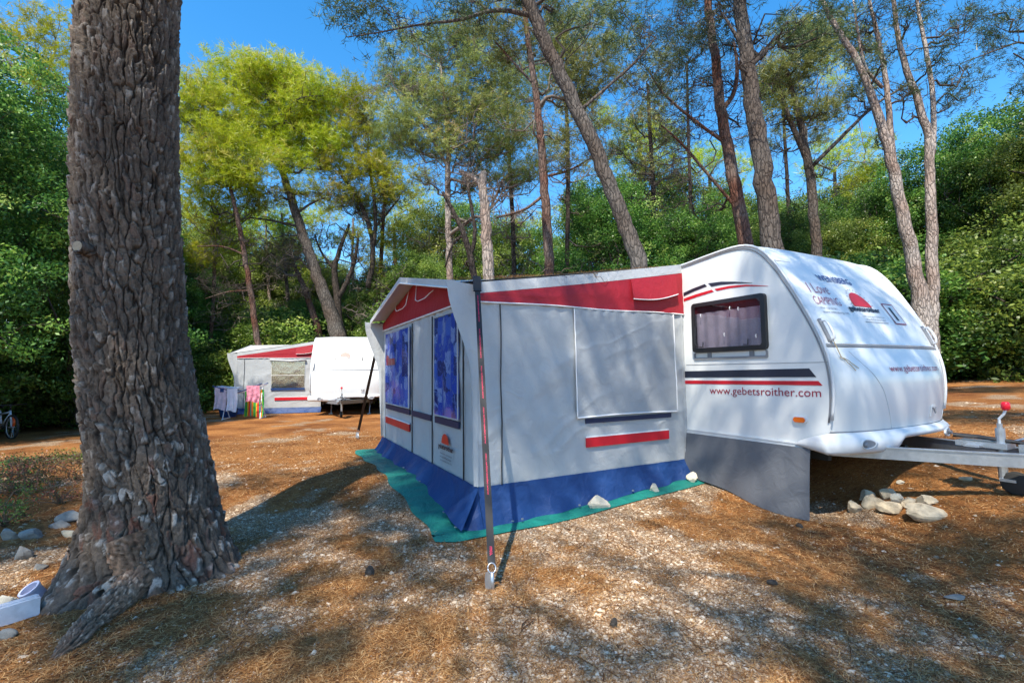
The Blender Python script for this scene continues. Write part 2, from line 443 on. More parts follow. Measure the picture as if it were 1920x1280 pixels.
def caravan(f, label, group, far=False):
    root = thing('caravan', f.P(0, -1.1, 0).ravel(), label, 'caravan', group)
    n = len(PA)
    # side panels
    mb = MB()
    idx = list(range(0, n, 6)) + [n - 1]
    for w, fl in ((0.0, 1), (-CWD, -1)):
        pts = [f.P(PA[i], w, PZ[i]).ravel() for i in idx] + [f.P(1.40, w, .53).ravel(), f.P(0.0, w, .48).ravel(), f.P(-3.9, w, .48).ravel()]
        mb.poly(pts[::fl])
    # floor pan
    mb.poly([f.P(a, w, .49).ravel() for a, w in ((-3.9, -.02), (1.45, -.02), (1.45, -CWD + .02), (-3.9, -CWD + .02))])
    body = mb.build('body', M['caravan'], root)
    # roof + ends skin
    mb = MB()
    vv = np.r_[0, .004, .015, .03, .06, .1, np.linspace(.15, .85, 15), .9, .94, .97, .985, .996, 1]
    ii = list(range(0, n, 5)) + [n - 1]
    P = []
    for i in ii:
        e = np.zeros_like(vv)
        if PA[i] > .85: e = bulge(vv, np.full_like(vv, PZ[i]))
        top = .03 * (1 - np.abs(2 * vv - 1) ** 4) * (PZ[i] > 2.3)
        P.append(f.P(PA[i] + e, -CWD * vv, PZ[i] + top))
    k = len(vv)
    mb.add(np.concatenate(P), [(i * k + j, i * k + j + 1, (i + 1) * k + j + 1, (i + 1) * k + j) for i in range(len(ii) - 1) for j in range(k - 1)])
    mb.build('nose_and_roof', M['caravan'], root, smooth=True)
    # corner rails along the seam
    for w in (0.0, -CWD):
        mb = MB(); sg = 1 if w == 0 else -1
        pts = np.array([f.P(PA[i] + .004, w + sg * .004, PZ[i] + .004).ravel() for i in range(60, n - 4, 6)])
        mb.tube(pts, .014, 6)
        rail = mb.build('corner_rail', M['bumper'], root, smooth=True)
        mb = MB(); pts = np.array([f.P(PA[i] - .024 * (PA[i] > .5), w + sg * .004, PZ[i] - .022).ravel() for i in range(330, n - 4, 6)]); mb.tube(pts, .0075, 5)
        mb.build('rail_insert', M['caravan_grey'], rail, smooth=True)
    # side trims
    def side(a, z, off=.003): return f.P(a, off, z)
    mb = MB(); f.box(mb, -3.9, 1.36, .002, .012, .475, .53); f.box(mb, -3.9, 1.30, .002, .016, .533, .545); mb.build('sill_rail', M['bumper'], root)
    mb = MB(); f.box(mb, 0.02, 1.62, .001, .003, 1.298, 1.302); mb.build('side_seam', M['caravan_grey'], root)
    # stripes
    def strip(name, pts, mat, off=.004):
        return MB().slab([side(a, z, off).ravel() for a, z in pts], -f.w * .0025).build(name, mat, root)
    strip('stripe', [(.0, 1.15), (1.51, 1.165), (1.45, 1.245), (.0, 1.225)], M['stripe'])
    strip('stripe', [(.0, 1.075), (1.56, 1.09), (1.525, 1.13), (.0, 1.115)], M['red'])
    def arc(pts_lo, pts_hi, mat): strip('swoosh', pts_lo + pts_hi[::-1], mat)
    arc([(.02, 2.13), (.18, 2.165), (.36, 2.195)], [(.02, 2.17), (.16, 2.2), (.33, 2.225)], M['stripe'])
    arc([(.42, 2.18), (.55, 2.18), (.72, 2.165), (.92, 2.135)], [(.38, 2.225), (.55, 2.215), (.72, 2.185), (.92, 2.138)], M['stripe'])
    arc([(.02, 2.065), (.2, 2.09), (.45, 2.118)], [(.02, 2.10), (.2, 2.125), (.42, 2.145)], M['red'])
    arc([(.49, 2.12), (.65, 2.125), (.85, 2.112), (1.09, 2.075)], [(.46, 2.148), (.65, 2.15), (.85, 2.13), (1.09, 2.077)], M['red'])
    # lettering on the side
    mb = MB(); text_on(mb, 'www.gebetsroither.com', lambda x, y: side(.345 + x, .943 + .013 * x + y, .0045), 1.2, .105); mb.build('lettering', M['redtext'], root, label='crimson web address lettering on the side')
    # amber marker
    mb = MB(); th = np.linspace(0, 2 * np.pi, 24, endpoint=False)
    pa = 1.345 + np.sign(np.cos(th)) * .03 + .024 * np.cos(th); pz = .765 + .024 * np.sin(th)
    mb.slab([side(a, z, .018).ravel() for a, z in zip(1.345 + (pa - 1.345) * 1.25, .765 + (pz - .765) * 1.3)], -f.w * .018)
    mk = mb.build('marker_lamp', M['bumper'], root)
    mb = MB(); mb.slab([side(a, z, .026).ravel() for a, z in zip(pa, pz)], -f.w * .008); mb.build('lens', M['orange'], mk)
    # window
    a0, a1, z0, z1 = .16, 1.07, 1.44, 2.01
    def rrect(a0, a1, z0, z1, r, off):
        out = []
        for ca, cz, t0 in ((a1 - r, z1 - r, 0), (a0 + r, z1 - r, 90), (a0 + r, z0 + r, 180), (a1 - r, z0 + r, 270)):
            for t in (0, 30, 60, 90): t_ = math.radians(t0 + t); out.append(f.P(ca + r * math.cos(t_), off, cz + r * math.sin(t_)).ravel())
        return np.array(out)
    def ring(mb, o_, i_, off_o, off_i):
        A = rrect(*o_, off_o); B = rrect(*i_, off_i); q = len(A); C = rrect(*o_, .001)
        D = rrect(*i_, .004)
        mb.add(np.concatenate([A, B, C, D]), [(j, (j + 1) % q, q + (j + 1) % q, q + j) for j in range(q)] + [(j, 2 * q + j, 2 * q + (j + 1) % q, (j + 1) % q) for j in range(q)] + [(q + j, q + (j + 1) % q, 3 * q + (j + 1) % q, 3 * q + j) for j in range(q)])
    win = MB(); ring(win, (a0, a1, z0, z1, .04), (a0 + .045, a1 - .045, z0 + .045, z1 - .045, .03), .045, .05)
    wo = win.build('window', M['black'], root)
    mb = MB(); mb.poly(list(rrect(a0 + .02, a1 - .02, z0 + .02, z1 - .02, .02, .006))); mb.build('recess', M['interior'], wo)
    mb = MB(); mb.grid(lambda u, v: f.P(a0 + .05 + u * (a1 - a0 - .10), .014 + .007 * np.sin(u * 38 + .5 * np.sin(u * 9)), z0 + .05 + v * .40), 120, 2); mb.build('net_curtain', M['lace'], wo, smooth=True)
    mb = MB(); mb.slab(list(rrect(a0 + .04, a1 - .04, z0 + .04, z1 - .04, .03, .044)), -f.w * .004); mb.build('pane', M['pane'], wo)
    for a in (.3, .86): MB().tube([f.P(a - .03, .056, 1.50).ravel(), f.P(a + .02, .06, 1.495).ravel(), f.P(a + .025, .06, 1.555).ravel()], .006, 6).build('window_stay', M['black'], wo)
    mb = MB()
    mb.tube([f.P(.22, .056, 1.74).ravel(), f.P(.215, .06, 1.55).ravel(), f.P(.24, .06, 1.5).ravel(), f.P(.3, .056, 1.5).ravel()], .006, 6)
    mb.build('window_stay', M['black'], wo)
    for a, z in ((.6, 1.62), (.68, 1.9), (.78, 1.88), (.3, 1.86), (.97, 1.58)): MB().tube([f.P(a, .05, z - .018).ravel(), f.P(a, .056, z).ravel(), f.P(a, .05, z + .018).ravel()], .005, 6).build('catch', M['bumper'], wo)
    # grey band below the window: lower rail
    mb = MB(); ring(mb, (.15, 1.06, 1.355, 1.435, .015), (.17, 1.04, 1.38, 1.432, .012), .012, .012)
    for a in (.34, .86): f.box(mb, a, a + .05, .003, .013, 1.38, 1.436)
    mb.build('window_ledge', M['caravan_grey'], root)
    # nose seams and panels
    def nose_line(name, w0, w1, z0, z1, r, mat, off=.002, k=40):
        t = np.linspace(0, 1, k); w = w0 + (w1 - w0) * t; z = z0 + (z1 - z0) * t
        return MB().tube(nose_pt(f, w, z, off), r, 6).build(name, mat, root, smooth=True)
    nose_line('nose_seam', -.02, -CWD + .02, 1.445, 1.445, .009, M['caravan_grey'])
    nose_line('nose_ridge', -.03, -CWD + .03, 1.468, 1.468, .012, M['bumper'])
    nose_line('roof_seam', -.02, -CWD + .02, 2.33, 2.33, .005, M['caravan_grey'])
    nose_line('bottom_seam', -.02, -CWD + .02, .672, .655, .007, M['caravan_grey'])
    # handles
    for w in (-.09, -CWD + .09):
        mb = MB(); mb.tube([nose_pt(f, w, 1.68, .0).ravel(), nose_pt(f, w, 1.665, .05).ravel(), nose_pt(f, w, 1.62, .06).ravel(), nose_pt(f, w, 1.54, .06).ravel(), nose_pt(f, w, 1.50, .05).ravel(), nose_pt(f, w, 1.49, .0).ravel()], .012, 8)
        h = mb.build('grab_handle', M['bumper'], root, smooth=True)
        mb = MB(); mb.tube(nose_pt(f, np.full(6, w), np.linspace(1.70, 1.47, 6), .006), .02, 6); mb.build('handle_plate', M['caravan_grey'], h, smooth=True)
    if not far:
        mb = MB(); t = np.linspace(0, 1, 14)
        mb.tube(nose_pt(f, -.09 - .05 * t, 1.5 - .17 * t, .035 - .02 * t), .005, 5)
        mb.tube(nose_pt(f, -.13 - .12 * t ** .7, 1.34 - .12 * t, .015), .004, 5); mb.tube(nose_pt(f, -.13 - .17 * t, 1.34 - .10 * t ** 1.6, .012), .004, 5)
        mb.build('cord', M['rope'], root)
    # lettering and emblem on the nose
    def npt(w0, z0, sl=0.0): return lambda x, y: nose_pt(f, w0 - x, z0 + y + sl * x, .006)
    if not far:
        mb = MB(); text_on(mb, 'WEINSBERG', npt(-.56, 2.14, .0), .62, .075, .012); mb.build('lettering', M['bluetext'], root)
        mb = MB(); text_on(mb, 'I Love', npt(-.24, 1.985), .33, .11, -.014, .2); text_on(mb, 'CAMPING', npt(-.20, 1.86), .42, .085, -.014, .15); mb.build('lettering', M['redtext'], root, label='hand drawn red camping lettering')
        mb = MB(); text_on(mb, 'www.weinsberg.com', npt(-.22, 1.765), .42, .03); text_on(mb, 'the caravan', npt(-.22, 1.815), .26, .022); mb.build('lettering', M['caravan_grey'], root)
        mb = MB(); text_on(mb, 'www.gebetsroither.com', npt(-.78, 1.185), 1.08, .085); mb.build('lettering', M['redtext'], root)
        mb = MB(); text_on(mb, 'camping holidays', npt(-.86, 1.755), .44, .02); text_on(mb, 'mobile homes', npt(-.9, 1.725), .38, .02)
        mb.poly(list(nose_pt(f, np.array([-.84, -1.30, -1.30, -.84]), np.array([1.70, 1.70, 1.706, 1.706]), .006)))
        mb.build('lettering', M['caravan_grey'], root)
    emblem(root, npt(-1.02, 1.875), .17, npt(-.70, 1.80), .60, .075, far)
    mb = MB()
    w0, w1, z0, z1, b = -1.46, -1.70, 1.70, 1.94, .012
    for (wa, wb, za, zb) in ((w0, w1, z0, z0 + b), (w0, w1, z1 - b, z1), (w0, w0 - b, z0 + b, z1 - b), (w1 + b, w1, z0 + b, z1 - b)):
        mb.poly(list(nose_pt(f, np.array([wa, wb, wb, wa]), np.array([za, za, zb, zb]), .007)))
    fr = mb.build('number_frame', M['redtext'], root)
    mb = MB(); mb.poly(list(nose_pt(f, np.array([w0 - b, w1 + b, w1 + b, w0 - b]), np.array([z0 + b, z0 + b, z1 - b, z1 - b]), .005))); mb.build('number_plate', M['caravan'], fr)
    mb = MB(); text_on(mb, '1', npt(-1.55, 1.745), .05, .15); mb.build('number', M['blacktext'], fr)
    # lock
    mb = MB(); mb.slab(list(nose_pt(f, np.array([-1.56, -1.66, -1.66, -1.56]), np.array([.74, .74, .85, .85]), .012)), f.u * -.01); lk = mb.build('locker_latch', M['bumper'], root)
    mb = MB(); mb.tube([nose_pt(f, -1.57, .835, .016).ravel(), nose_pt(f, -1.61, .78, .03).ravel(), nose_pt(f, -1.65, .835, .016).ravel()], .007, 6); mb.build('latch_ring', M['caravan_grey'], lk)
    nose_line('crease', -.30, -.60, 1.40, 1.05, .0025, M['bumper'], .001); nose_line('crease', -.60, -.80, 1.05, .67, .0025, M['bumper'], .001)
    # bumper fairing: returns a short way along the side, then runs round the nose
    mb = MB()
    t = np.linspace(0, 1, 90)
    path = []
    for q in t:
        if q < .12: s = q / .12; path.append((1.30 + .32 * s, .012 + .004 * s, 0))
        elif q > .88: s = (1 - q) / .12; path.append((1.30 + .32 * s, -CWD - .012 - .004 * s, 0))
        else:
            s = (q - .12) / .76; path.append((None, s, 0))
    rows = []
    for q, (a, w, _) in zip(t, path):
        if a is None:
            s = w; c = .10
            wv = -CWD * s
            aa = 1.60 + .13 * (1 - abs(2 * s - 1) ** 3) ; nrm = (1, 0)
            e = min(s, 1 - s) / .06
            if e < 1: aa = 1.60 + .13 * (1 - abs(2 * s - 1) ** 3) * 1 - .0; nrm = (e, (1 - e) * (1 if s < .5 else -1))
            arch = .10 * ss((s - .34) / .08) 
            arch = float(arch) * (1 if s < 1 else 1)
            base = .475 + arch
            topz = .665
        else:
            s_ = (a - 1.30) / .32; aa, wv = a, w; nrm = (0, 1 if q < .5 else -1); base = .53 - .055 * s_ if q < .5 else .56; topz = .545 + .125 * s_ ** .7
        for hz, o in ((1.0, .004), (.93, .03), (.75, .055), (.45, .07), (.15, .06), (.0, .03), (.0, -.12)):
            sc = 1 if a is None else min(1, .25 + ((a - 1.30) / .32))
            rows.append(f.P(aa + nrm[0] * o * sc, wv + nrm[1] * o * sc, base + (topz - base) * hz).ravel())
    k = 7
    mb.add(np.array(rows), [(i * k + j, i * k + j + 1, (i + 1) * k + j + 1, (i + 1) * k + j) for i in range(len(t) - 1) for j in range(k - 1)])
    bp = mb.build('bumper', M['bumper'], root, smooth=True)
    # recessed marker in the bumper
    for s in (.13, .87):
        wv = -CWD * s; aa = 1.60 + .13 * (1 - abs(2 * s - 1) ** 3) + .073
        th = np.linspace(0, 2 * np.pi, 28, endpoint=False); sg = 1 if s < .5 else -1
        pw = wv + np.where(np.cos(th) * sg > 0, .06, .15) * np.cos(th) * .9; pz = .565 + .045 * np.sin(th)
        sl = (pw - wv)
        aa_ = 1.60 + .13 * (1 - np.abs(-2 * pw / CWD - 1) ** 3) + .074
        A = f.P(aa_, pw, pz); B = f.P(aa_ - .002, wv + (pw - wv) * .8, .565 + (pz - .565) * .75) ; q = len(th)
        A = f.P(aa_ + .006, pw, pz); C = f.P(aa_ - .012, wv + (pw - wv) * 1.03, .565 + (pz - .565) * 1.05)
        mb = MB(); mb.add(np.concatenate([A, B, C]), [(j, (j + 1) % q, q + (j + 1) % q, q + j) for j in range(q)] + [(j, 2 * q + j, 2 * q + (j + 1) % q, (j + 1) % q) for j in range(q)])
        rc = mb.build('lamp_recess', M['bumper'], bp, smooth=True)
        mb = MB(); mb.poly(list(B + f.u * .001)); mb.build('recess_back', M['caravan_grey'], bp)
        mb = MB(); c0 = f.P(aa + .0, wv + .02 * sg, .56).ravel(); mb.tube([c0, c0 + f.u * .022], .02, 12); mb.build('knob', M['caravan_grey'], bp)
    # chassis, drawbar
    mb = MB()
    for w in (-.35, -1.85): f.box(mb, -3.8, 1.4, w - .03, w + .03, .36, .48)
    f.box(mb, -1.6, -1.5, -2.1, -.1, .30, .37)
    mb.build('chassis', M['dark'], root)
    for w0_ in (-.42, -1.78):
        mb = MB(); p0 = f.P(1.35, w0_, .45).ravel(); p1 = f.P(2.95, -1.1 + (.03 if w0_ > -1 else -.03), .50).ravel()
        d = (p1 - p0) / np.linalg.norm(p1 - p0); sdv = np.cross(d, [0, 0, 1.]); sdv /= np.linalg.norm(sdv)
        mb.box((p0 + p1) / 2, (np.linalg.norm(p1 - p0) / 2, .022, .052), [d, sdv, np.cross(sdv, d)])
        mb.box((p0 + p1) / 2 + np.array([0, 0, .053]), (np.linalg.norm(p1 - p0) / 2, .034, .0035), [d, sdv, np.cross(sdv, d)])
        mb.build('drawbar', M['galv'], root)
    mb = MB(); f.box(mb, 2.12, 2.45, -1.17, -.98, .555, .60); f.box(mb, 2.2, 2.3, -1.3, -.9, .56, .575)
    mb.build('drawbar_bracket', M['galv'], root)
    mb = MB(); mb.tube([f.P(2.1, -1.0, .64).ravel(), f.P(2.25, -1.05, .635).ravel(), f.P(2.6, -1.12, .60).ravel()], [.02, .018, .014], 8)
    mb.tube([f.P(2.55, -1.05, .6).ravel(), f.P(2.8, -1.2, .62).ravel(), f.P(3.0, -1.15, .55).ravel()], .012, 6)
    mb.build('brake_lever', M['black'], root)
    mb = MB(); f.box(mb, 2.5, 3.05, -1.16, -1.04, .52, .60); mb.tube([f.P(3.0, -1.1, .57).ravel(), f.P(3.2, -1.1, .57).ravel()], .045, 10)
    mb.tube([f.P(2.42, -1.17, .60).ravel(), f.P(2.55, -1.2, .66).ravel(), f.P(2.8, -1.2, .64).ravel()], .012, 6)
    mb.build('coupling', M['galv'], root)
    # jockey wheel
    ja, jw = 2.385, -1.08
    gj = float(f.gz(np.array(ja), np.array(jw)))
    mb = MB(); mb.tube([f.P(ja, jw, gj + .12).ravel(), f.P(ja, jw, .72).ravel()], .032, 12); mb.tube([f.P(ja, jw, .72).ravel(), f.P(ja, jw, .76).ravel()], .018, 8)
    jk = mb.build('jockey_post', M['galv'], root, smooth=False)
    mb = MB(); mb.tube([f.P(ja, jw, .75).ravel(), f.P(ja, jw, .80).ravel(), f.P(ja + .03, jw, .84).ravel(), f.P(ja + .045, jw, .88).ravel()], .010, 6); mb.build('crank', M['bumper'], jk)
    c = f.P(ja + .045, jw, .91).ravel(); mb = MB(); mb.tube([c - [0, 0, .035], c - [0, 0, .02], c + [0, 0, .02], c + [0, 0, .035]], [.018, .03, .03, .02], 12); mb.build('crank_knob', M['redplastic'], jk, smooth=True)
    mb = MB(); wc = f.P(ja + .0, jw - .0, gj + .095).ravel() + f.u * .075; mb.tube([wc - f.w * .03, wc - f.w * .022, wc + f.w * .022, wc + f.w * .03], [.08, .095, .095, .08], 20); mb.build('jockey_wheel', M['tyre'], root, smooth=True)
    mb = MB(); mb.box(wc + [0, 0, .02] - f.u * .04, (.05, .045, .012), f.ax()); mb.build('wheel_fork', M['galv'], jk)
    # road wheels and steadies
    for w in (-.20, -2.0):
        mb = MB(); c = f.P(-1.55, w, float(f.gz(np.array(-1.55), np.array(w))) + .31).ravel(); mb.tube([c - f.w * .09, c - f.w * .07, c + f.w * .07, c + f.w * .09], [.27, .31, .31, .27], 28)
        wh = mb.build('wheel', M['tyre'], root, smooth=True)
        mb = MB(); mb.tube([c - f.w * .092, c + f.w * .092], .19, 20); mb.build('rim', M['galv'], wh)
    for a, w in ((.7, -.5), (.9, -1.75), (-3.5, -.45), (-3.5, -1.75)):
        g_ = float(f.gz(np.array(a + .15), np.array(w))); mb = MB(); mb.tube([f.P(a, w, .46).ravel(), f.P(a + .15, w, g_ + .01).ravel()], .02, 6); f.box(mb, a + .09, a + .21, w - .06, w + .06, g_, g_ + .02); mb.build('corner_steady', M['galv'], root)
    # roof vent
    mb = MB(); f.box(mb, -1.3, -.7, -1.5, -.9, 2.55, 2.64); mb.build('roof_vent', M['bumper'], root)
    return root

def emblem(root, fs, r, ft, tw, th_, far=False):
    """half sun with rays above a word"""
    mb = MB(); t = np.linspace(0, np.pi, 24)
    x = np.r_[np.cos(t) * r]; y = np.r_[np.sin(t) * r * .95]
    mb.poly(list(fs(-x * -1 if False else x, y)))
    e = mb.build('sun_emblem', M['logo_red'], root)
    if not far:
        mb = MB()
        for a in np.linspace(.12, np.pi - .12, 13):
            c, s_ = math.cos(a), math.sin(a); d = .022
            q = [(c * r * 1.13 - s_ * r * d, s_ * r * 1.1 + c * r * d), (c * r * 1.13 + s_ * r * d, s_ * r * 1.1 - c * r * d), (c * r * 1.24 + s_ * r * d, s_ * r * 1.2 - c * r * d), (c * r * 1.24 - s_ * r * d, s_ * r * 1.2 + c * r * d)]
            q = np.array(q); mb.poly(list(fs(q[:, 0], q[:, 1])))
        mb.build('sun_rays', M['blacktext'], e)
    mb = MB(); text_on(mb, 'gebetsroither', ft, tw, th_, .035); mb.build('lettering', M['blacktext'], root)

# ------------------------------------------------------------------ awning
def crease(u, v, k, amp, sx=1.0, sy=1.0):
    """soft cloth creases as a height field"""
    n = fbm(u * 3 * sx + 5 * k, v * 2.2 * sy + 3 * k, 3, k) - .5
    wx = (fbm(u * 2, v * 2, 2, k + 4) - .5) * 1.5; r1 = 1 - np.abs(2 * vnoise(u * 2.2 * sx + v * 2.6 * sy + wx, (v * .7 * sy - u * .6 * sx) + wx * .5, k + 9) - 1)
    return amp * (1.2 * n + .6 * (r1 ** 4 - .2))
def awning(f, label, group, openwin=False, far=False):
    root = thing('awning', f.P(-AL / 2, AW / 2, 0).ravel(), label, 'awning', group)
    PI = np.pi
    def roof_z(w, a=None): return 2.51 - (2.51 - 2.075) * np.clip(w / AW, 0, 1.2) - .012 * np.sin(np.pi * w / AW)
    def gable(a): return 2.07 + .39 * (1 - np.abs(a + 2.0) / 2.0).clip(0)
    def roof_pt(a, w, up=0.0):
        t = w / OV
        ze = gable(a) + .0 * a
        zr = 2.51
        sag = .025 * np.sin(np.pi * t) * (np.sin((a) * 9) * .3 - .5)
        edge = roof_z(w) ; zz = zr + (ze - zr) * t + sag * np.clip(-a * 4, 0, 1) * np.clip((a + AL) * 4, 0, 1)
        return f.P(a, w, zz + up)
    nd = 1 if not far else 2
    # roof
    mb = MB(); mb.grid(lambda u, v: roof_pt(-AL * u, OV * v), 60 // nd, 40 // nd)
    mb.grid(lambda u, v: roof_pt(-AL * u, OV * v, -.006)[::1], 60 // nd, 40 // nd)
    mb.build('roof', M['canvas_white'], root, smooth=True)
    for a, sg in ((0.0, 1), (-AL, -1)):
        sd_ = 'side'
        A = a
        # white band under the eaves, follows the slope
        mb = MB(); mb.grid(lambda u, v: f.P(A + sg * (.004 + .004 * np.sin(v * 23) * (1 - u)), AW * v + .0, (roof_z(AW * v) + .012) - .105 * u), 4, 40); mb.build('eave_band', M['canvas_white'], root, smooth=True)
        # red wedge
        mb = MB(); mb.grid(lambda u, v: f.P(A + sg * (.003 + .012 * crease(v * 3, u, 3, 1.0) * np.sin(np.pi * u) + .01 * u + .012 * np.exp(-((v - .1) / .04) ** 2) * u), AW * v + .0, (roof_z(AW * v) - .095) * (1 - u) + (WT - .0 + .006 * np.sin(v * 11)) * u), 10, 60 // nd); rw = mb.build('red_wedge', M['canvas_red'], root, smooth=True)
        mb = MB(); v = np.linspace(0, 1, 50); mb.tube(f.P(A + sg * .016, AW * v, WT + .006 * np.sin(v * 11) - .004), .008, 6); mb.build('piping', M['white'], rw, smooth=True)
        # flap on the wedge
        mb = MB(); mb.grid(lambda u, v: f.P(A + sg * (.02 + .035 * u + .012 * np.sin(v * 3.1) * u), .13 + .70 * v, (roof_z(.13 + .7 * v) - .10) * (1 - u) + (2.14 - .10 * v + .0 * v - .035 * np.sin(PI * v)) * u), 8, 24)
        fl = mb.build('vent_flap', M['canvas_red'], rw, smooth=True)
        v = np.linspace(0, 1, 20); mb = MB(); mb.tube(f.P(A + sg * (.056 + .012 * np.sin(v * 3.1)), .13 + .7 * v, 2.14 - .10 * v - .035 * np.sin(PI * v)), .006, 5); mb.build('flap_hem', M['white'], fl, smooth=True)
        # canvas wall with creases
        def wall(u, v):
            w = AW * v; z = .185 + (WT - .185) * u
            h = .022 * crease(w * .8, z * 1.2, 5, 1.0) * np.sin(PI * u) ** .5 + .010 * np.sin(w * 24 + 2 * np.sin(w * 7)) * np.exp(-(1 - u) * 26)
            return f.P(A + sg * h, w, z)
        mb = MB(); mb.grid(wall, 90 // nd, 140 // nd); sw = mb.build('side_wall', M['canvas'], root, smooth=True)
        # zips and welt lines
        for w in ([2.475, .05] if not far else [2.475, .05]):
            mb = MB(); z = np.linspace(.19, 1.89, 50); mb.tube(f.P(A + sg * (.012 + .012 * crease(w * .8, z * 1.2, 5, 1.0)), w + .004 * np.sin(z * 7), z), .006 if w > 1 else .003, 6); mb.build('zip', M['strap'] if w > 1 else M['canvas_white'], sw, smooth=True)
        # wing that carries the overhang forward
        def wing(u, v):
            z = .2 + (2.06 - .2) * u; reach = .05 + .20 * ss((u - .55) / .45) ** .9 + .07 * u
            return f.P(A + sg * (.004 + .02 * np.sin(v * 5 + u * 4) * v), AW - .01 + reach * v, z + .02 * v * (u > .95))
        mb = MB(); mb.grid(wing, 30, 8); mb.build('porch_wing', M['canvas'], root, smooth=True)
        if sg == 1:
            if not openwin:
                def blind(u, v):
                    w = .185 + 1.43 * v; z = 1.895 - 1.135 * u + .012 * np.sin(v * PI) * u
                    h = .018 + .016 * u + .010 * crease(w * 1.1 + z * 1.4, z * 1.0 - w * .5, 12, 1.0) * np.minimum(1, u * 6) + .010 * np.sin(w * 40 + 3 * np.sin(w * 5)) * np.exp(-u * 20) + .02 * np.exp(-((v - .1 - .3 * u) / .06) ** 2) * u * (1 - u) * 2
                    return f.P(A + h, w, z)
                mb = MB(); mb.grid(blind, 90, 110); bl = mb.build('window_blind', M['canvas_blind'], root, smooth=True)
                t = np.linspace(0, 1, 40); mb = MB()
                mb.tube(blind(t, 0 * t) + f.u * .003, .007, 6); mb.tube(blind(t, 1 + 0 * t) + f.u * .003, .007, 6); mb.tube(blind(1 + 0 * t, t) + f.u * .003, .009, 6)
                mb.build('piping', M['white'], bl, smooth=True)
                mb = MB(); f.box(mb, .012, .020, .27, 1.50, .695, .745); mb.build('trim_strip', M['navy'], sw)
            else:
                mb = MB(); f.box(mb, .014, .02, .55, 1.6, .88, 1.80); wd = mb.build('window', M['interior'], root)
                mb = MB(); f.box(mb, .03, .034, .53, 1.62, .86, 1.80); mb.build('pane', M['film'], wd)
                mb = MB(); mb.grid(lambda u, v: f.P(.026 + .004 * np.sin(v * 20), .57 + 1.0 * v, 1.8 - u * (.30 + .12 * np.sin(v * 3.0))), 6, 20); mb.build('raised_curtain', M['greycloth'], wd, smooth=True)
                mb = MB(); mb.tube([f.P(.05, .5, 1.83).ravel(), f.P(.06, 1.0, 1.80).ravel(), f.P(.05, 1.66, 1.84).ravel()], .04, 8); mb.build('rolled_blind', M['canvas_white'], wd, smooth=True)
                mb = MB(); f.box(mb, .02, .04, .53, 1.62, .80, .865); mb.build('trim_strip', M['skirt_blue'], wd)
                mb = MB(); f.box(mb, .03, .036, .53, 1.62, 1.30, 1.315); mb.build('window_rail', M['white'], wd)
        # red and white strip low on the wall
        mb = MB(); f.box(mb, A + sg * .006, A + sg * .020, .315, 1.495, .45, .548); mb.build('red_strip', M['red'], sw)
        mb = MB(); f.box(mb, A + sg * .006, A + sg * .019, .315, 1.495, .549, .562); mb.build('white_strip', M['white'], sw)
    # front wall
    def front(u, v, a0=-AL, a1=0.0):
        a = a0 + (a1 - a0) * v; z = .185 + (WT + .03 - .185) * u
        h = .020 * crease(a * .9, z * 1.3, 21, 1.0) * np.sin(PI * u) ** .5 + .009 * np.sin(a * 21 + np.sin(a * 5)) * (.3 + np.exp(-(1 - u) * 22))
        return f.P(a, AW + h, z)
    mb = MB(); mb.grid(front, 60 // nd, 160 // nd); fw = mb.build('front_wall', M['canvas'], root, smooth=True)
    for a in (-2.14, -1.30, -.33, -3.72):
        mb = MB(); z = np.linspace(.16, 1.9, 40); mb.tube(f.P(a, AW + .014, z), .008, 6); mb.build('zip', M['strap'] if a != -3.72 else M['canvas_white'], fw, smooth=True)
    mb = MB(); v = np.linspace(0, 1, 30); mb.tube(f.P(-AL * v, AW + .016, WT + .03 + 0 * v), .012, 6); mb.build('piping', M['white'], fw, smooth=True)
    # red gable
    def gab(u, v):
        a = -AL * v; zt = gable(a) - .02 * (1) ; return f.P(a, AW + .01 + .01 * np.sin(a * 6) * np.sin(PI * u), (WT + .035) * (1 - u) + np.maximum(zt, WT + .04) * u)
    mb = MB(); mb.grid(gab, 8, 60 // nd); gb = mb.build('red_gable', M['canvas_red'], root, smooth=True)
    for a0, a1 in ((-2.95, -2.25), (-1.9, -1.2)):
        mb = MB(); mb.tube([f.P(a0, AW + .03, 2.33 if a0 < -2.5 else 2.40).ravel(), f.P(a0 + .06, AW + .06, 2.17).ravel(), f.P(a0 + .2, AW + .07, 2.135).ravel(), f.P(a1 - .2, AW + .07, 2.135).ravel(), f.P(a1 - .06, AW + .06, 2.17).ravel(), f.P(a1, AW + .03, 2.38 if a0 < -2.5 else 2.2).ravel()], .006, 6); mb.build('vent_flap', M['white'], gb, smooth=True)
    # overhang hem (front edge of the roof) and porch lining
    aa = np.linspace(0, -AL, 60)
    mb = MB(); mb.grid(lambda u, v: f.P(-AL * v, OV + .006, gable(-AL * v) + .02 - .075 * u), 2, 60); mb.build('porch_hem', M['canvas_white'], root)
    mb = MB(); mb.tube(f.P(aa, OV + .01, gable(aa) - .058), .009, 6); mb.build('piping', M['white'], root, smooth=True)
    # windows with patterned curtains
    for a0, a1 in ((-3.63, -2.24), (-1.17, -.43)):
        mb = MB(); mb.grid(lambda u, v: f.P(a0 + (a1 - a0) * v, AW + .026 + .009 * np.sin(v * (a1 - a0) * 38 + 1.2 * np.sin(u * 3) + 2 * np.sin(v * 7)) , .77 + 1.09 * u), 20, 160); cu = mb.build('window', M['curtain'], root, smooth=True)
        mb = MB(); mb.grid(lambda u, v: f.P(a0 + (a1 - a0) * v, AW + .040 + .003 * np.sin(v * 9 + u * 7), .765 + 1.10 * u), 24, 24); mb.build('pane', M['film'], cu, smooth=True)
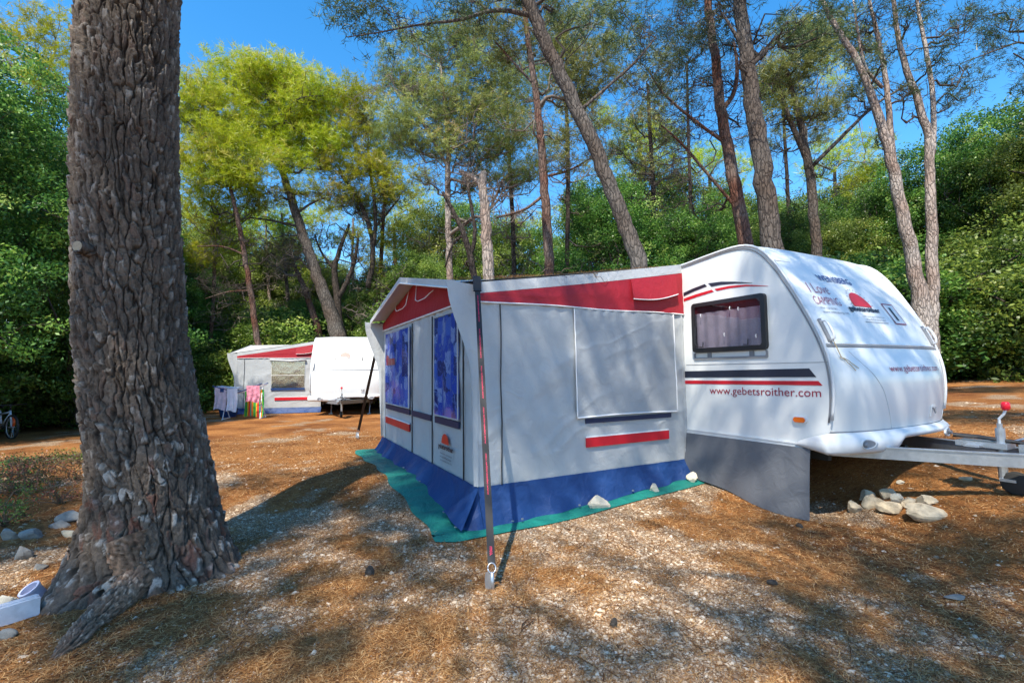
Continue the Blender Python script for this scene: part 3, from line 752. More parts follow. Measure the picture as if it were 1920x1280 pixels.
        mb = MB(); w_ = AW + .034
        for p, q in (((a0, .765), (a1, .765)), ((a0, 1.87), (a1, 1.87)), ((a0, .765), (a0, 1.87)), ((a1, .765), (a1, 1.87))): mb.tube([f.P(p[0], w_, p[1]).ravel(), f.P(q[0], w_, q[1]).ravel()], .008, 6)
        mb.build('window_piping', M['canvas_white'], cu)
    for a0, a1 in ((-3.63, -2.24), (-2.12, -1.32), (-1.17, -.43)):
        mb = MB(); f.box(mb, a0, a1, AW + .01, AW + .028, .675, .745); mb.build('trim_strip', M['navy'], fw)
    mb = MB(); f.box(mb, -3.63, -2.25, AW + .01, AW + .026, .45, .548); mb.build('red_strip', M['red'], fw)
    mb = MB(); f.box(mb, -3.63, -2.25, AW + .01, AW + .025, .549, .563); mb.build('white_strip', M['white'], fw)
    if not far:
        ftx = lambda x0, z0: (lambda x, y: f.P(x0 + x, AW + .03, z0 + y))
        emblem(root, ftx(-.82, .475), .115, ftx(-1.04, .395), .46, .075)
        mb = MB(); text_on(mb, 'familien camping', ftx(-.98, .352), .36, .026); text_on(mb, 'mobilheime', ftx(-.98, .318), .34, .022); text_on(mb, 'www.gebetsroither.com', ftx(-.98, .278), .36, .026); mb.build('lettering', M['blacktext'], root)
        mb = MB(); mb.box(f.P(-2.75, AW + .045, 1.47).ravel(), (.01, .003, .01), f.ax())
        # things behind the film: a pale lantern and a red and white cloth
        mb = MB(); mb.grid(lambda u, v: f.P(-3.55 + .55 * v, AW + .036 + .003 * np.sin(v * 20), 1.36 + .10 * u + .06 * np.exp(-((v - .15) / .15) ** 2) * u), 3, 20); mb.build('red_cloth', M['redtext'], root)
        mb = MB(); mb.tube([f.P(-2.55, AW + .047, .86).ravel(), f.P(-2.55, AW + .047, .97).ravel(), f.P(-2.55, AW + .047, 1.10).ravel()], [.05, .07, .075], 10); 
    # blue skirt: front and near side, flaring to the ground, and the far side
    def skirt(p0, p1, out, k):
        """p0,p1: (a,w) ends, out: outward direction (a,w)"""
        def fn(u, v):
            a = p0[0] + (p1[0] - p0[0]) * v; w = p0[1] + (p1[1] - p0[1]) * v
            L = math.hypot(p1[0] - p0[0], p1[1] - p0[1]) * v
            fl = (.13 * u ** 1.3 + .030 * np.sin(L * 11 + 1.5 * np.sin(L * 3 + k)) * u * (.4 + .6 * vnoise(L * 2, 0 * L, k)) + .012 * crease(L * 3, u * 2, k, 1.) + .05 * u * (vnoise(L * 1.3, 0 * L + 4, k) - .3))
            a_ = a + out[0] * fl; w_ = w + out[1] * fl
            g_ = f.gz(a_, w_) + .016
            return f.P(a_, w_, .195 * (1 - u) + g_ * u + .0)
        return fn
    mb = MB()
    mb.grid(skirt((0.012, -.02), (0.012, AW + .012), (1, 0), 31), 14, 150 // nd)
    mb.grid(skirt((0.012, AW + .018), (-AL, AW + .018), (0, 1), 33), 14, 180 // nd)
    mb.grid(skirt((-AL, 0), (-AL, AW), (-1, 0), 35), 6, 40)
    mb.build('skirt', M['skirt_blue'], root, smooth=True)
    mb = MB(); s1_ = skirt((0.012, -.02), (0.012, AW + .012), (1, 0), 31); s2_ = skirt((0.012, AW + .018), (-AL, AW + .018), (0, 1), 33)
    def corner(u, v):
        p = s1_(u, 1 + 0 * u); q = s2_(u, 0 * u); c_ = f.P(.012 + 0 * u, AW + .015 + 0 * u, 0 * u); r1 = np.linalg.norm((p - c_)[:, :2], axis=1); r2 = np.linalg.norm((q - c_)[:, :2], axis=1); r = r1 * (1 - v) + r2 * v
        th = v * np.pi / 2; a = .012 + r * np.cos(th); w = AW + .015 + r * np.sin(th); return f.P(a, w, .195 * (1 - u) + (f.gz(a, w) + .016) * u)
    mb.grid(corner, 14, 10); mb.build('skirt_corner', M['skirt_blue'], root, smooth=True)
    if not far:
        mb = MB()       # folded corner lying forward
        def cf(u, v):
            a = .07 + .10 * u - .50 * v * u - .05 * v; w = AW + .035 + .20 * u - .0 * v * u + .02 * np.sin(v * 5) * u
            g_ = f.gz(a, w) + .045 + .03 * np.sin(v * 3)
            return f.P(a, w, .19 * (1 - u) ** 1.1 + g_ * u + .0)
        mb.grid(cf, 14, 12); mb.build('skirt_corner_fold', M['skirt_blue'], root, smooth=True)
        mb = MB(); rg = np.random.default_rng(3)
        for a, w in [(.17, 2.45), (.17, 2.35), (.16, 1.7), (.15, 1.0), (-.35, 2.92), (.06, 2.96), (-1.2, 2.9), (-1.9, 2.9)]:
            p = f.P(a, w, float(f.gz(np.array(a), np.array(w))) + .045).ravel(); MB().tube([p, p + [0, 0, .01]], .012, 8).build('eyelet', M['galv'], root)
    # frame poles seen at the corners (steel legs behind the cloth)
    for a in (-.04, -AL + .04, -1.95):
        mb = MB(); g_ = float(f.gz(np.array(a), np.array(AW - .05))); zt = 2.06 if a != -1.95 else 2.42
        mb.tube([f.P(a, AW - .05, g_).ravel(), f.P(a, AW - .05, zt - .05).ravel()], .014, 8); mb.build('tent_pole', M['galv'], root)
    return root

def strap(f, a_top, w_top, z_top, anchor, label, text=True):
    """storm strap from the awning roof edge to a ground peg"""
    A = f.P(a_top, w_top, z_top).ravel(); B = np.array(anchor, float); B[2] += .16
    d = (B - A); L = np.linalg.norm(d); d /= L
    eye = np.array([0, 0, EYE])
    # webbing is flat; its face looks away from the tent, about towards -w side and out
    n_ = np.cross(d, np.cross(f.u * .8 + f.w * .25, d)); n_ /= np.linalg.norm(n_); s_ = np.cross(d, n_)
    root = thing('storm_strap', B - [0, 0, .16], label, 'strap', 'storm straps at the awning corners')
    mb = MB(); hw = .025
    mb.box((A + B) / 2, (L / 2, hw, .0015), [d, s_, n_])
    mb.box(A + d * .06, (.09, hw + .012, .008), [d, s_, n_])
    body = mb.build('webbing', M['strap'], root)
    if text:
        mb = MB(); q = .20
        while q < L - .12:
            ln = .30
            if q > L - .4: text_on(mb, '.com', lambda x, y: B - d * (.05 + .075) + d * (.075 - x)[:, None] + s_ * (-(y - .0085))[:, None] + n_ * .0030, .055, .017, .015); break
            text_on(mb, 'www.gebetsroither.com', lambda x, y: A + d * (q + ln - x)[:, None] + s_ * (-(y - .0085))[:, None] + n_ * .0030, ln, .017, .015)
            q += ln + .075
        mb.build('lettering', M['pink'], body)
    mb = MB(); th = np.linspace(0, 2 * np.pi, 17)
    mb.tube(B + np.outer(np.cos(th) * .026, s_) + np.outer(np.sin(th) * .03 + .025, d), .005, 6); mb.build('steel_ring', M['galv'], root, smooth=True)
    # peg
    G = B - [0, 0, .16]
    top = B + d * .05
    pt = thing('ground_peg', G, 'steel ground peg holding the ' + ('near' if text else 'far') + ' storm strap', 'peg', 'pegs of the storm straps')
    lo = G + np.array([.01, -.02, -.03])
    mb = MB(); mb.tube([top, lo], .012, 10); pk = mb.build('spike', M['galv'], pt, smooth=True)
    mb = MB(); c = (top + lo) / 2 + np.array([-.028, 0, .02]); th = np.linspace(0, 2 * np.pi, 16, endpoint=False)
    mb.slab([c + np.array([.022 * np.sign(math.cos(t)) * abs(math.cos(t)) ** .4, .0, .055 * math.sin(t)]) for t in th], (0, .004, 0)); mb.build('blade', M['galv'], pt)
    return root

# ------------------------------------------------------------------ ground
def gravel_mask(x, y):
    """1 where pale gravel shows, 0 where needles cover it"""
    n = fbm(x * 1.1 + 3, y * 1.1 + 8, 4, 40) + .55 * (fbm(x * 3.7, y * 3.7, 3, 44) - .5)
    near = ss((6.5 - np.hypot(x - .5, y - 2.2)) / 4.5)
    right = ss((x - 2.4) / 1.6)
    left = ss((-1.4 - x) / 1.0) * .5
    th = .635 - .20 * near + .09 * right + .16 * left
    return .12 + .80 * ss((n - th) / .30 + .5)
def build_ground():
    n = 560
    s = np.linspace(-1, 1, n)
    def warp(s, c, near, farr): 
        return c + np.sinh(s * 5.2) / math.sinh(5.2) * farr + s * near
    X = warp(s, .4, 6.0, 260.0); Y = warp(s, 3.6, 5.5, 260.0)
    xx, yy = np.meshgrid(X, Y, indexing='ij'); x = xx.ravel(); y = yy.ravel()
    z = ground_z(x, y)
    rr = np.hypot(x, y - 3)
    z = z + (.014 * (fbm(x * 6, y * 6, 3, 50) - .5) + .03 * (fbm(x * 1.5, y * 1.5, 3, 51) - .5)) * ss((14 - rr) / 8) * (np.hypot(x - .2, y - 5.9) > 2.6)
    V = np.stack([x, y, z], 1)
    i, j = np.meshgrid(np.arange(n - 1), np.arange(n - 1), indexing='ij'); a = (i * n + j).ravel()
    F = np.stack([a, a + n, a + n + 1, a + 1], 1)
    me = fast_mesh('ground', V, F, M['ground'], gravel_mask(x, y), True)
    o = link_mesh('ground', me, None, (0, 0, 0)); tag(o, None, None, None, 'structure')
def ground_mat():
    mt, nt, b = mat_new('needle_and_gravel_floor')
    pos = geo_pos(nt)
    at_ = N(nt, 'ShaderNodeAttribute', attribute_name='tint')
    # needles
    mpn = nt.nodes.new('ShaderNodeMapping'); mpn.inputs['Scale'].default_value = (14, 55, 14); mpn.inputs['Rotation'].default_value = (0, 0, .5); nt.links.new(pos, mpn.inputs[0])
    n1 = N(nt, 'ShaderNodeTexNoise', Scale=1.0, Detail=8.0, Roughness=.75, Distortion=1.5); nt.links.new(mpn.outputs[0], n1.inputs['Vector'])
    r1 = ramp(nt, n1.outputs[0], [(.25, (.08, .028, .010)), (.45, (.25, .105, .034)), (.6, (.43, .21, .075)), (.8, (.60, .37, .16))])
    n4 = N(nt, 'ShaderNodeTexNoise', Scale=.9, Detail=5.0, Roughness=.6); nt.links.new(pos, n4.inputs['Vector'])
    r4 = ramp(nt, n4.outputs[0], [(.35, (.50, .38, .32)), (.65, (1.2, 1.15, 1.05))])
    mm = nt.nodes.new('ShaderNodeMixRGB'); mm.blend_type = 'MULTIPLY'; mm.inputs[0].default_value = 1; nt.links.new(r1.outputs[0], mm.inputs[1]); nt.links.new(r4.outputs[0], mm.inputs[2])
    # gravel
    v = N(nt, 'ShaderNodeTexVoronoi', feature='F1', Scale=120.0); nt.links.new(pos, v.inputs['Vector'])
    n2 = N(nt, 'ShaderNodeTexNoise', Scale=60.0, Detail=5.0); nt.links.new(pos, n2.inputs['Vector'])
    r2 = ramp(nt, v.outputs['Color'], [(0, (.16, .08, .04)), (.35, (.32, .20, .12)), (.65, (.46, .34, .22)), (1, (.60, .50, .37))])
    r2b = ramp(nt, v.outputs['Distance'], [(.35, (1, 1, 1)), (.75, (.45, .38, .32))])
    m2 = nt.nodes.new('ShaderNodeMixRGB'); m2.blend_type = 'MULTIPLY'; m2.inputs[0].default_value = 1; nt.links.new(r2.outputs[0], m2.inputs[1]); nt.links.new(r2b.outputs[0], m2.inputs[2])
    # mask = attribute sharpened by noise
    ad = N(nt, 'ShaderNodeMath', operation='ADD'); nt.links.new(at_.outputs['Fac'], ad.inputs[0]); nt.links.new(n2.outputs[0], ad.inputs[1])
    rm = ramp(nt, ad.outputs[0], [(.80, (0, 0, 0)), (1.12, (1, 1, 1))])
    mx = nt.nodes.new('ShaderNodeMixRGB'); nt.links.new(rm.outputs[0], mx.inputs[0]); nt.links.new(mm.outputs[0], mx.inputs[1]); nt.links.new(m2.outputs[0], mx.inputs[2])
    nt.links.new(mx.outputs[0], b.inputs['Base Color']); b.inputs['Roughness'].default_value = .95; b.inputs['Specular IOR Level'].default_value = .15
    hh = N(nt, 'ShaderNodeMath', operation='SUBTRACT'); nt.links.new(n1.outputs[0], hh.inputs[0]); nt.links.new(v.outputs['Distance'], hh.inputs[1])
    bump(nt, b, hh.outputs[0], .8, .012)
    return mt
M['ground'] = ground_mat()
build_ground()

def tinted(name, stops, rough=.9):
    mt, nt, b = mat_new(name); a = N(nt, 'ShaderNodeAttribute', attribute_name='tint')
    r = ramp(nt, a.outputs['Fac'], stops); nt.links.new(r.outputs[0], b.inputs['Base Color']); b.inputs['Roughness'].default_value = rough
    b.inputs['Specular IOR Level'].default_value = .25; return mt
M['pebble'] = tinted('gravel_pebbles', [(0, (.17, .095, .05)), (.3, (.34, .23, .14)), (.65, (.50, .38, .26)), (1, (.68, .58, .45))])
M['litter'] = tinted('fallen_needles', [(0, (.09, .035, .012)), (.4, (.27, .115, .036)), (.75, (.46, .235, .08)), (1, (.64, .42, .20))])
def hidden_area(x, y):
    """under the groundsheet or under the caravan"""
    q = np.stack([x, y], -1) - F1.o[:2]; a = q @ F1.u[:2]; w = q @ F1.w[:2]
    return (a < .3) & (a > -4.1) & (w > -.05) & (w < 3.12)
def scatter(n, rmin, rmax):
    ang = rng.uniform(-52, 52, n * 2) * np.pi / 180; r = rmin * (rmax / rmin) ** rng.random(n * 2)
    x = r * np.sin(ang); y = r * np.cos(ang); k = ~hidden_area(x, y); return x[k][:n], y[k][:n]
def build_pebbles(n):
    x, y = scatter(n * 3, 1.5, 12); k = rng.random(len(x)) < (gravel_mask(x, y) * .95 - .05) * np.clip(1.5 - np.hypot(x, y) / 9, .15, 1); x = x[k][:n]; y = y[k][:n]; n = len(x)
    r = np.hypot(x, y)
    base = np.array([(1, 0, 0), (0, 1, 0), (-1, 0, 0), (0, -1, 0), (.1, .1, 1), (-.6, .5, .75)], float)
    F0 = np.array([(0, 1, 4), (2, 3, 4), (3, 0, 4), (1, 5, 4), (1, 2, 5), (2, 4, 5)])
    sz = rng.uniform(.002, .0052, n) * (1 + rng.random(n) ** 9 * 2.4) * (1 + r * .07)
    V = base[None] * (1 + .35 * rng.standard_normal((n, 6, 3)) * .6)
    th = rng.random(n) * 6.283; c, s = np.cos(th), np.sin(th)
    V = V * np.stack([sz * rng.uniform(.8, 1.6, n), sz, sz * rng.uniform(.35, .75, n)], 1)[:, None]
    X = V[..., 0] * c[:, None] - V[..., 1] * s[:, None]; Y = V[..., 0] * s[:, None] + V[..., 1] * c[:, None]
    V = np.stack([X + x[:, None], Y + y[:, None], V[..., 2] + (ground_z(x, y) + .004 * 0)[:, None] + bumpz(x, y)[:, None]], -1)
    F = (F0[None] + np.arange(n)[:, None, None] * 6).reshape(-1, 3)
    T = np.repeat(rng.random(n), 6)
    o = link_mesh('gravel', fast_mesh('gravel', V.reshape(-1, 3), F, M['pebble'], T), None, (0, 0, 0)); tag(o, 'loose pale gravel scattered over the pitch', 'gravel', None, 'stuff')
def bumpz(x, y):
    rr = np.hypot(x, y - 3)
    return (.014 * (fbm(x * 6, y * 6, 3, 50) - .5) + .03 * (fbm(x * 1.5, y * 1.5, 3, 51) - .5)) * ss((14 - rr) / 8) * (np.hypot(x - .2, y - 5.9) > 2.6)
def build_litter(n):
    x, y = scatter(n * 2, 1.5, 11); k = rng.random(len(x)) < 1.05 - gravel_mask(x, y) * .85; x = x[k][:n]; y = y[k][:n]; n = len(x); r = np.hypot(x, y)
    L = rng.uniform(.018, .045, n) ; tw = rng.random(n) < .006; L = np.where(tw, L * rng.uniform(1, 3, n), L); w = rng.uniform(.0004, .0008, n) * (1 + r * .28) * np.where(tw, 3.0, 1); th = rng.random(n) * 6.283 + .4 * np.sin(x * 3)
    z = ground_z(x, y) + bumpz(x, y) + rng.uniform(.002, .008, n); dz = rng.uniform(-.006, .010, n)
    d = np.stack([np.cos(th), np.sin(th)], 1); q = np.stack([-d[:, 1], d[:, 0]], 1)
    c = np.stack([x, y], 1); bend = rng.uniform(-.2, .2, n)[:, None] * L[:, None] * q
    P = [np.c_[c - d * L[:, None] + q * w[:, None], z - dz], np.c_[c - d * L[:, None] - q * w[:, None], z - dz], np.c_[c + bend - q * w[:, None], z + .003], np.c_[c + bend + q * w[:, None], z + .003], np.c_[c + d * L[:, None], z + dz]]
    V = np.stack(P, 1); F0 = np.array([(0, 1, 2), (0, 2, 3), (3, 2, 4)]); F = (F0[None] + np.arange(n)[:, None, None] * 5).reshape(-1, 3)
    o = link_mesh('pine_needle_litter', fast_mesh('pine_needle_litter', V.reshape(-1, 3), F, M['litter'], np.repeat(np.where(tw, .02, rng.random(n)), 5)), None, (0, 0, 0)); tag(o, 'brown fallen pine needles covering the ground', 'pine needles', None, 'stuff')
build_pebbles(120000)
build_litter(230000)

# ------------------------------------------------------------------ caravans, awnings, groundsheet, straps, skirt cloth
caravan(F1, 'white caravan in the foreground with drawbar and amber side marker', 'white touring caravans')
awning(F1, 'grey and red awning with blue skirt on the foreground caravan, window blind closed', 'grey awnings with a red valance')
caravan(F2, 'white caravan parked behind at the left, glaring in full sun', 'white touring caravans', far=True)
awning(F2, 'distant grey and red awning beside the laundry rack with its window open', 'grey awnings with a red valance', openwin=True, far=True)

def groundsheet():
    mb = MB()
    def fn(u, v):
        a = -4.02 + (.30 + 4.02) * u; w = -.04 + 3.20 * v
        a = np.where((v > .95) & (u > .96), a - .10 * ((v - .95) / .05), a)
        a = a + .012 * np.sin(w * 4.1) ; w = w + .018 * np.sin(a * 3.3) + .02 * np.sin(a * 8.1) * v
        g_ = F1.gz(a, w)
        edge = np.minimum(np.minimum(1 - v, 1 - u) * 30, 1)
        z = g_ + .010 + .006 * np.abs(np.sin(a * 17 + w * 3)) * (v > .9) * edge + .010 * vnoise(a * 5, w * 5, 61) * edge
        return F1.P(a, w, z)
    mb.grid(fn, 150, 110)
    o = mb.build('groundsheet', M['mat'], None, smooth=True); tag(o, 'green woven groundsheet spread under the near awning', 'groundsheet')
groundsheet()
strap(F1, .012, 2.72, 2.115, on_ground(922, 1104), 'black storm strap with red lettering at the near awning corner')
strap(F1, -AL - .02, 2.74, 2.06, on_ground(672, 822), 'plain dark storm strap at the far awning corner', text=False)
def roof_litter():
    rg = np.random.default_rng(77); n = 900
    w = rg.beta(1.3, 2.2, n) * -1 * .0 + rg.uniform(.2, 2.85, n); a = -rg.exponential(.35, n).clip(0, 3.5); zc = 2.51 - .435 * w / AW
    t = w / OV; z = 2.51 + (2.07 + .39 * (1 - np.abs(a + 2) / 2).clip(0) - 2.51) * t + .012 + rg.uniform(0, .03, n) * np.exp(-((w - 2.5) / .3) ** 2)
    th = rg.random(n) * 6.28; L = rg.uniform(.03, .06, n); p = F1.P(a, w, z); d = np.stack([np.cos(th), np.sin(th), rg.uniform(-.2, .3, n)], 1) * L[:, None]; q = np.stack([-np.sin(th), np.cos(th), 0 * th], 1) * .0022
    V = np.stack([p - d - q, p - d + q, p + d], 1).reshape(-1, 3)
    o = link_mesh('needles_on_roof', fast_mesh('needles_on_roof', V, np.arange(3 * n).reshape(-1, 3), M['litter'], np.repeat(rg.random(n), 3)), None, (0, 0, 0)); tag(o, 'brown pine needles collected on the near awning roof', 'pine needles', None, 'stuff')
    mb = MB()
    for k in range(7):
        p = F1.P(.0, 2.0 - .16 * k * rg.uniform(.6, 1.2), 0).ravel(); p[2] = 2.24 + .02 * rg.random() + .025 * k * .3; e = p + F1.w * rg.uniform(-.35, -.05) + F1.u * rg.uniform(-.02, .05) + np.array([0, 0, rg.uniform(-.12, .08)]); mb.tube(wiggle(p, e, 8, .5, rg, .1), np.linspace(.004, .002, 8), 4, cap=False)
    o = mb.build('pine_twig', M['dirt_twig'], None); tag(o, 'dry pine twig caught on the near awning roof edge', 'twig')
def draught():
    def fn(u, v):
        a = .02 + 1.42 * v - .02 * u; z0 = .50 + .012 * v
        g_ = F1.gz(a, 0 * a + .04)
        w = .03 + .05 * u + .02 * np.sin(v * 9 + u) * u + .03 * (vnoise(v * 5, u * 2, 71) - .5) * u
        return F1.P(a, w, z0 * (1 - u) + (g_ + .012 + .01 * np.sin(v * 7)) * u)
    mb = MB(); mb.grid(fn, 24, 60); o = mb.build('draught_skirt', M['greycloth'], None, smooth=True); tag(o, 'grey cloth draught skirt hanging from the near caravan sill', 'draught skirt')
draught()

# ------------------------------------------------------------------ stones
def rock(name, p, size, mat, label, group, flat=.7, seed=0, cat='stone', rough=.5):
    rg = np.random.default_rng(seed + 100)
    bm_n = 18; th, ph = np.meshgrid(np.linspace(0, 2 * np.pi, 28, endpoint=False), np.linspace(0, np.pi, 15), indexing='ij')
    D = np.stack([np.sin(ph) * np.cos(th), np.sin(ph) * np.sin(th), np.cos(ph)], -1).reshape(-1, 3)
    pl = rg.standard_normal((11, 3)); pl /= np.linalg.norm(pl, axis=1)[:, None]; of = rg.uniform(.50, .88, 11)
    R = np.ones(len(D)) * 1.05
    for n_, o_ in zip(pl, of):
        c = D @ n_; R = np.where(c > .05, np.minimum(R, o_ / np.maximum(c, .05)), R)
    R = R + rough * .25 * (fbm(D[:, 0] * 3 + seed, D[:, 1] * 3 + D[:, 2] * 2.3, 4, seed) - .5)
    V = D * R[:, None] * np.array(size) 
    V[:, 2] *= 1
    a = rg.random() * 6.28; c, s = math.cos(a), math.sin(a)
    F = []
    for i in range(28):
        for j in range(14): F.append((i * 15 + j, i * 15 + j + 1, ((i + 1) % 28) * 15 + j + 1, ((i + 1) % 28) * 15 + j))
    V = V * 1.12 + np.array([p[0], p[1], p[2] + size[2] * .36])
    mb = MB(); mb.add(V, F); o = mb.build(name, M[mat], None, smooth=False, org=(p[0], p[1], p[2])); tag(o, label, cat, group); return o
for i, (px, py, s, lb) in enumerate([(1122, 952, (.105, .06, .075), 'largest white stone weighing down the blue skirt'), (1226, 921, (.06, .045, .05), 'middle white stone on the groundsheet edge'), (1298, 904, (.065, .05, .075), 'pointed cream stone where awning meets caravan')]):
    p = on_ground(px, py); p[2] += .012; rock('stone', p, s, 'stone_white', lb, 'stones holding the groundsheet', seed=i)
HEAP = [(1602, 958, .075, .075, 'small left stone of the heap by the caravan nose'), (1640, 948, .10, .075, 'rough grey middle stone of the heap'), (1672, 958, .115, .055, 'flat front stone of the heap'), (1735, 966, .155, .075, 'largest tan stone at the right of the heap'),
        (1625, 935, .075, .06, 'rear left stone of the heap'), (1665, 932, .08, .055, 'rear middle stone of the heap'), (1682, 942, .075, .065, 'pale upright stone in the middle of the heap'), (1706, 946, .08, .055, 'pale stone behind the largest in the heap'), (1738, 945, .085, .06, 'half hidden stone behind the largest tan one')]
for i, (px, py, s, hz, lb) in enumerate(HEAP):
    p = on_ground(px, py); rock('stone', p, (s, s * .72, hz), 'stone' if i != 6 else 'stone_white', lb, 'heap of stones beside the caravan', seed=20 + i)
for i, (px, py, s, hz, mt, lb) in enumerate([(135, 975, .13, .06, 'stone_grey', 'long grey stone left of the big pine'), (110, 988, .09, .04, 'stone_grey', 'flat grey stone just under the long one'), (130, 1006, .07, .05, 'stone', 'tan stone left of the big pine'),
        (60, 1008, .11, .05, 'stone_grey', 'wide pale stone at the left edge'), (45, 1048, .07, .07, 'stone_grey', 'pointed grey stone at the left edge'), (15, 1010, .08, .06, 'stone_grey', 'dark stone cut by the left edge'), (75, 1066, .05, .03, 'stone_grey', 'small flat stone above the pipe'),
        (10, 1135, .06, .05, 'stone_white', 'white stone beside the pipe at left'), (10, 1195, .05, .03, 'stone_grey', 'small grey stone in front of the pipe'), (1790, 1120, .055, .014, 'stone_grey', 'flat grey stone in the right foreground'), (1795, 682, .32, .16, 'stone_white', 'white rock at the foot of the right bushes'),
        (1810, 900, .05, .03, 'stone', 'small stone on the ground below the drawbar'), (878, 1090, .03, .008, 'stone_grey', 'thin grey stone chip left of the peg'), (1690, 905, .04, .02, 'stone_white', 'white chip at the edge of the shade under the nose')]):
    p = on_ground(px, py); rock('stone', p, (s, s * .6, hz), mt, lb, 'loose stones lying about', seed=50 + i)
def pine_cone(px, py, s, lb):
    p = on_ground(px, py); mb = MB(); ax = np.array([math.cos(px), math.sin(px), .1]); up = np.array([0, 0, 1.])
    mb.tube([p + up * s * .5 - ax * s, p + up * s * .5 - ax * s * .6, p + up * s * .5, p + up * s * .5 + ax * s * .6, p + up * s * .45 + ax * s * 1.1], [s * .3, s * .5, s * .58, s * .45, s * .12], 10)
    sd_ = np.cross(ax, up)
    for i in range(60):
        t = -.9 + 1.9 * i / 60; th = i * 2.4; r = s * .5 * (1 - .3 * t - .3 * t * t)
        q = p + up * s * .5 + ax * s * t + (sd_ * math.cos(th) + up * math.sin(th)) * r; n_ = (sd_ * math.cos(th) + up * math.sin(th))
        mb.box(q + n_ * s * .06, (s * .05, s * .11, s * .1), [ax, np.cross(ax, n_), n_])
    o = mb.build('pine_cone', M['cone'], None, org=p); tag(o, lb, 'pine cone', 'fallen pine cones')
pine_cone(693, 1076, .045, 'dark fallen pine cone between the big pine and the peg')
pine_cone(1151, 1172, .03, 'small round pine cone in the centre foreground')
pine_cone(1448, 1096, .03, 'brown pine cone lying in the sunny foreground at right')
pine_cone(1500, 990, .035, 'brown pine cone below the draught skirt')

# white pipe pieces at the lower left
def pipes():
    p = on_ground(72, 1150); q = on_ground(-40, 1185)
    d = (p - q); L = np.linalg.norm(d); d /= L; sd_ = np.cross(d, [0, 0, 1.]); sd_ /= np.linalg.norm(sd_)
    mb = MB(); c = (p + q) / 2 + np.array([0, 0, .055]); mb.box(c, (L / 2, .035, .05), [d, sd_, np.array([0, 0, 1.])]); mb.box(c + [0, 0, .052], (L / 2 - .01, .02, .006), [d, sd_, np.array([0, 0, 1.])])
    o = mb.build('plastic_duct', M['pvc'], None, org=c - [0, 0, .055]); tag(o, 'stained white rectangular plastic piece lying at the lower left', 'plastic duct')
    p = on_ground(62, 1128) + np.array([0, .02, .0]); ax = np.array([-.25, -.5, .83]); ax /= np.linalg.norm(ax)
    c = p + np.array([0, 0, .03]); t = thing('pipe_end', p, 'lilac pipe end standing behind the white plastic piece', 'pipe')
    s1 = np.cross(ax, [1, 0, 0.]); s1 /= np.linalg.norm(s1); s2 = np.cross(ax, s1); mb = MB(); th = np.linspace(0, 2 * np.pi, 25)[:-1]; rows = []
    for r, h in ((.048, -.03), (.05, .05), (.055, .055), (.055, .07), (.042, .07), (.04, -.03)): rows.append(c + ax * h + r * (np.cos(th)[:, None] * s1 + np.sin(th)[:, None] * s2))
    mb.add(np.concatenate(rows), [(i * 24 + j, i * 24 + (j + 1) % 24, (i + 1) * 24 + (j + 1) % 24, (i + 1) * 24 + j) for i in range(5) for j in range(24)]); mb.build('pipe_wall', M['pvc_in'], t, smooth=False)
    mb = MB(); mb.tube([c + ax * .0, c + ax * .012], .041, 20); mb.build('pipe_plug', M['pvc'], t)
pipes()

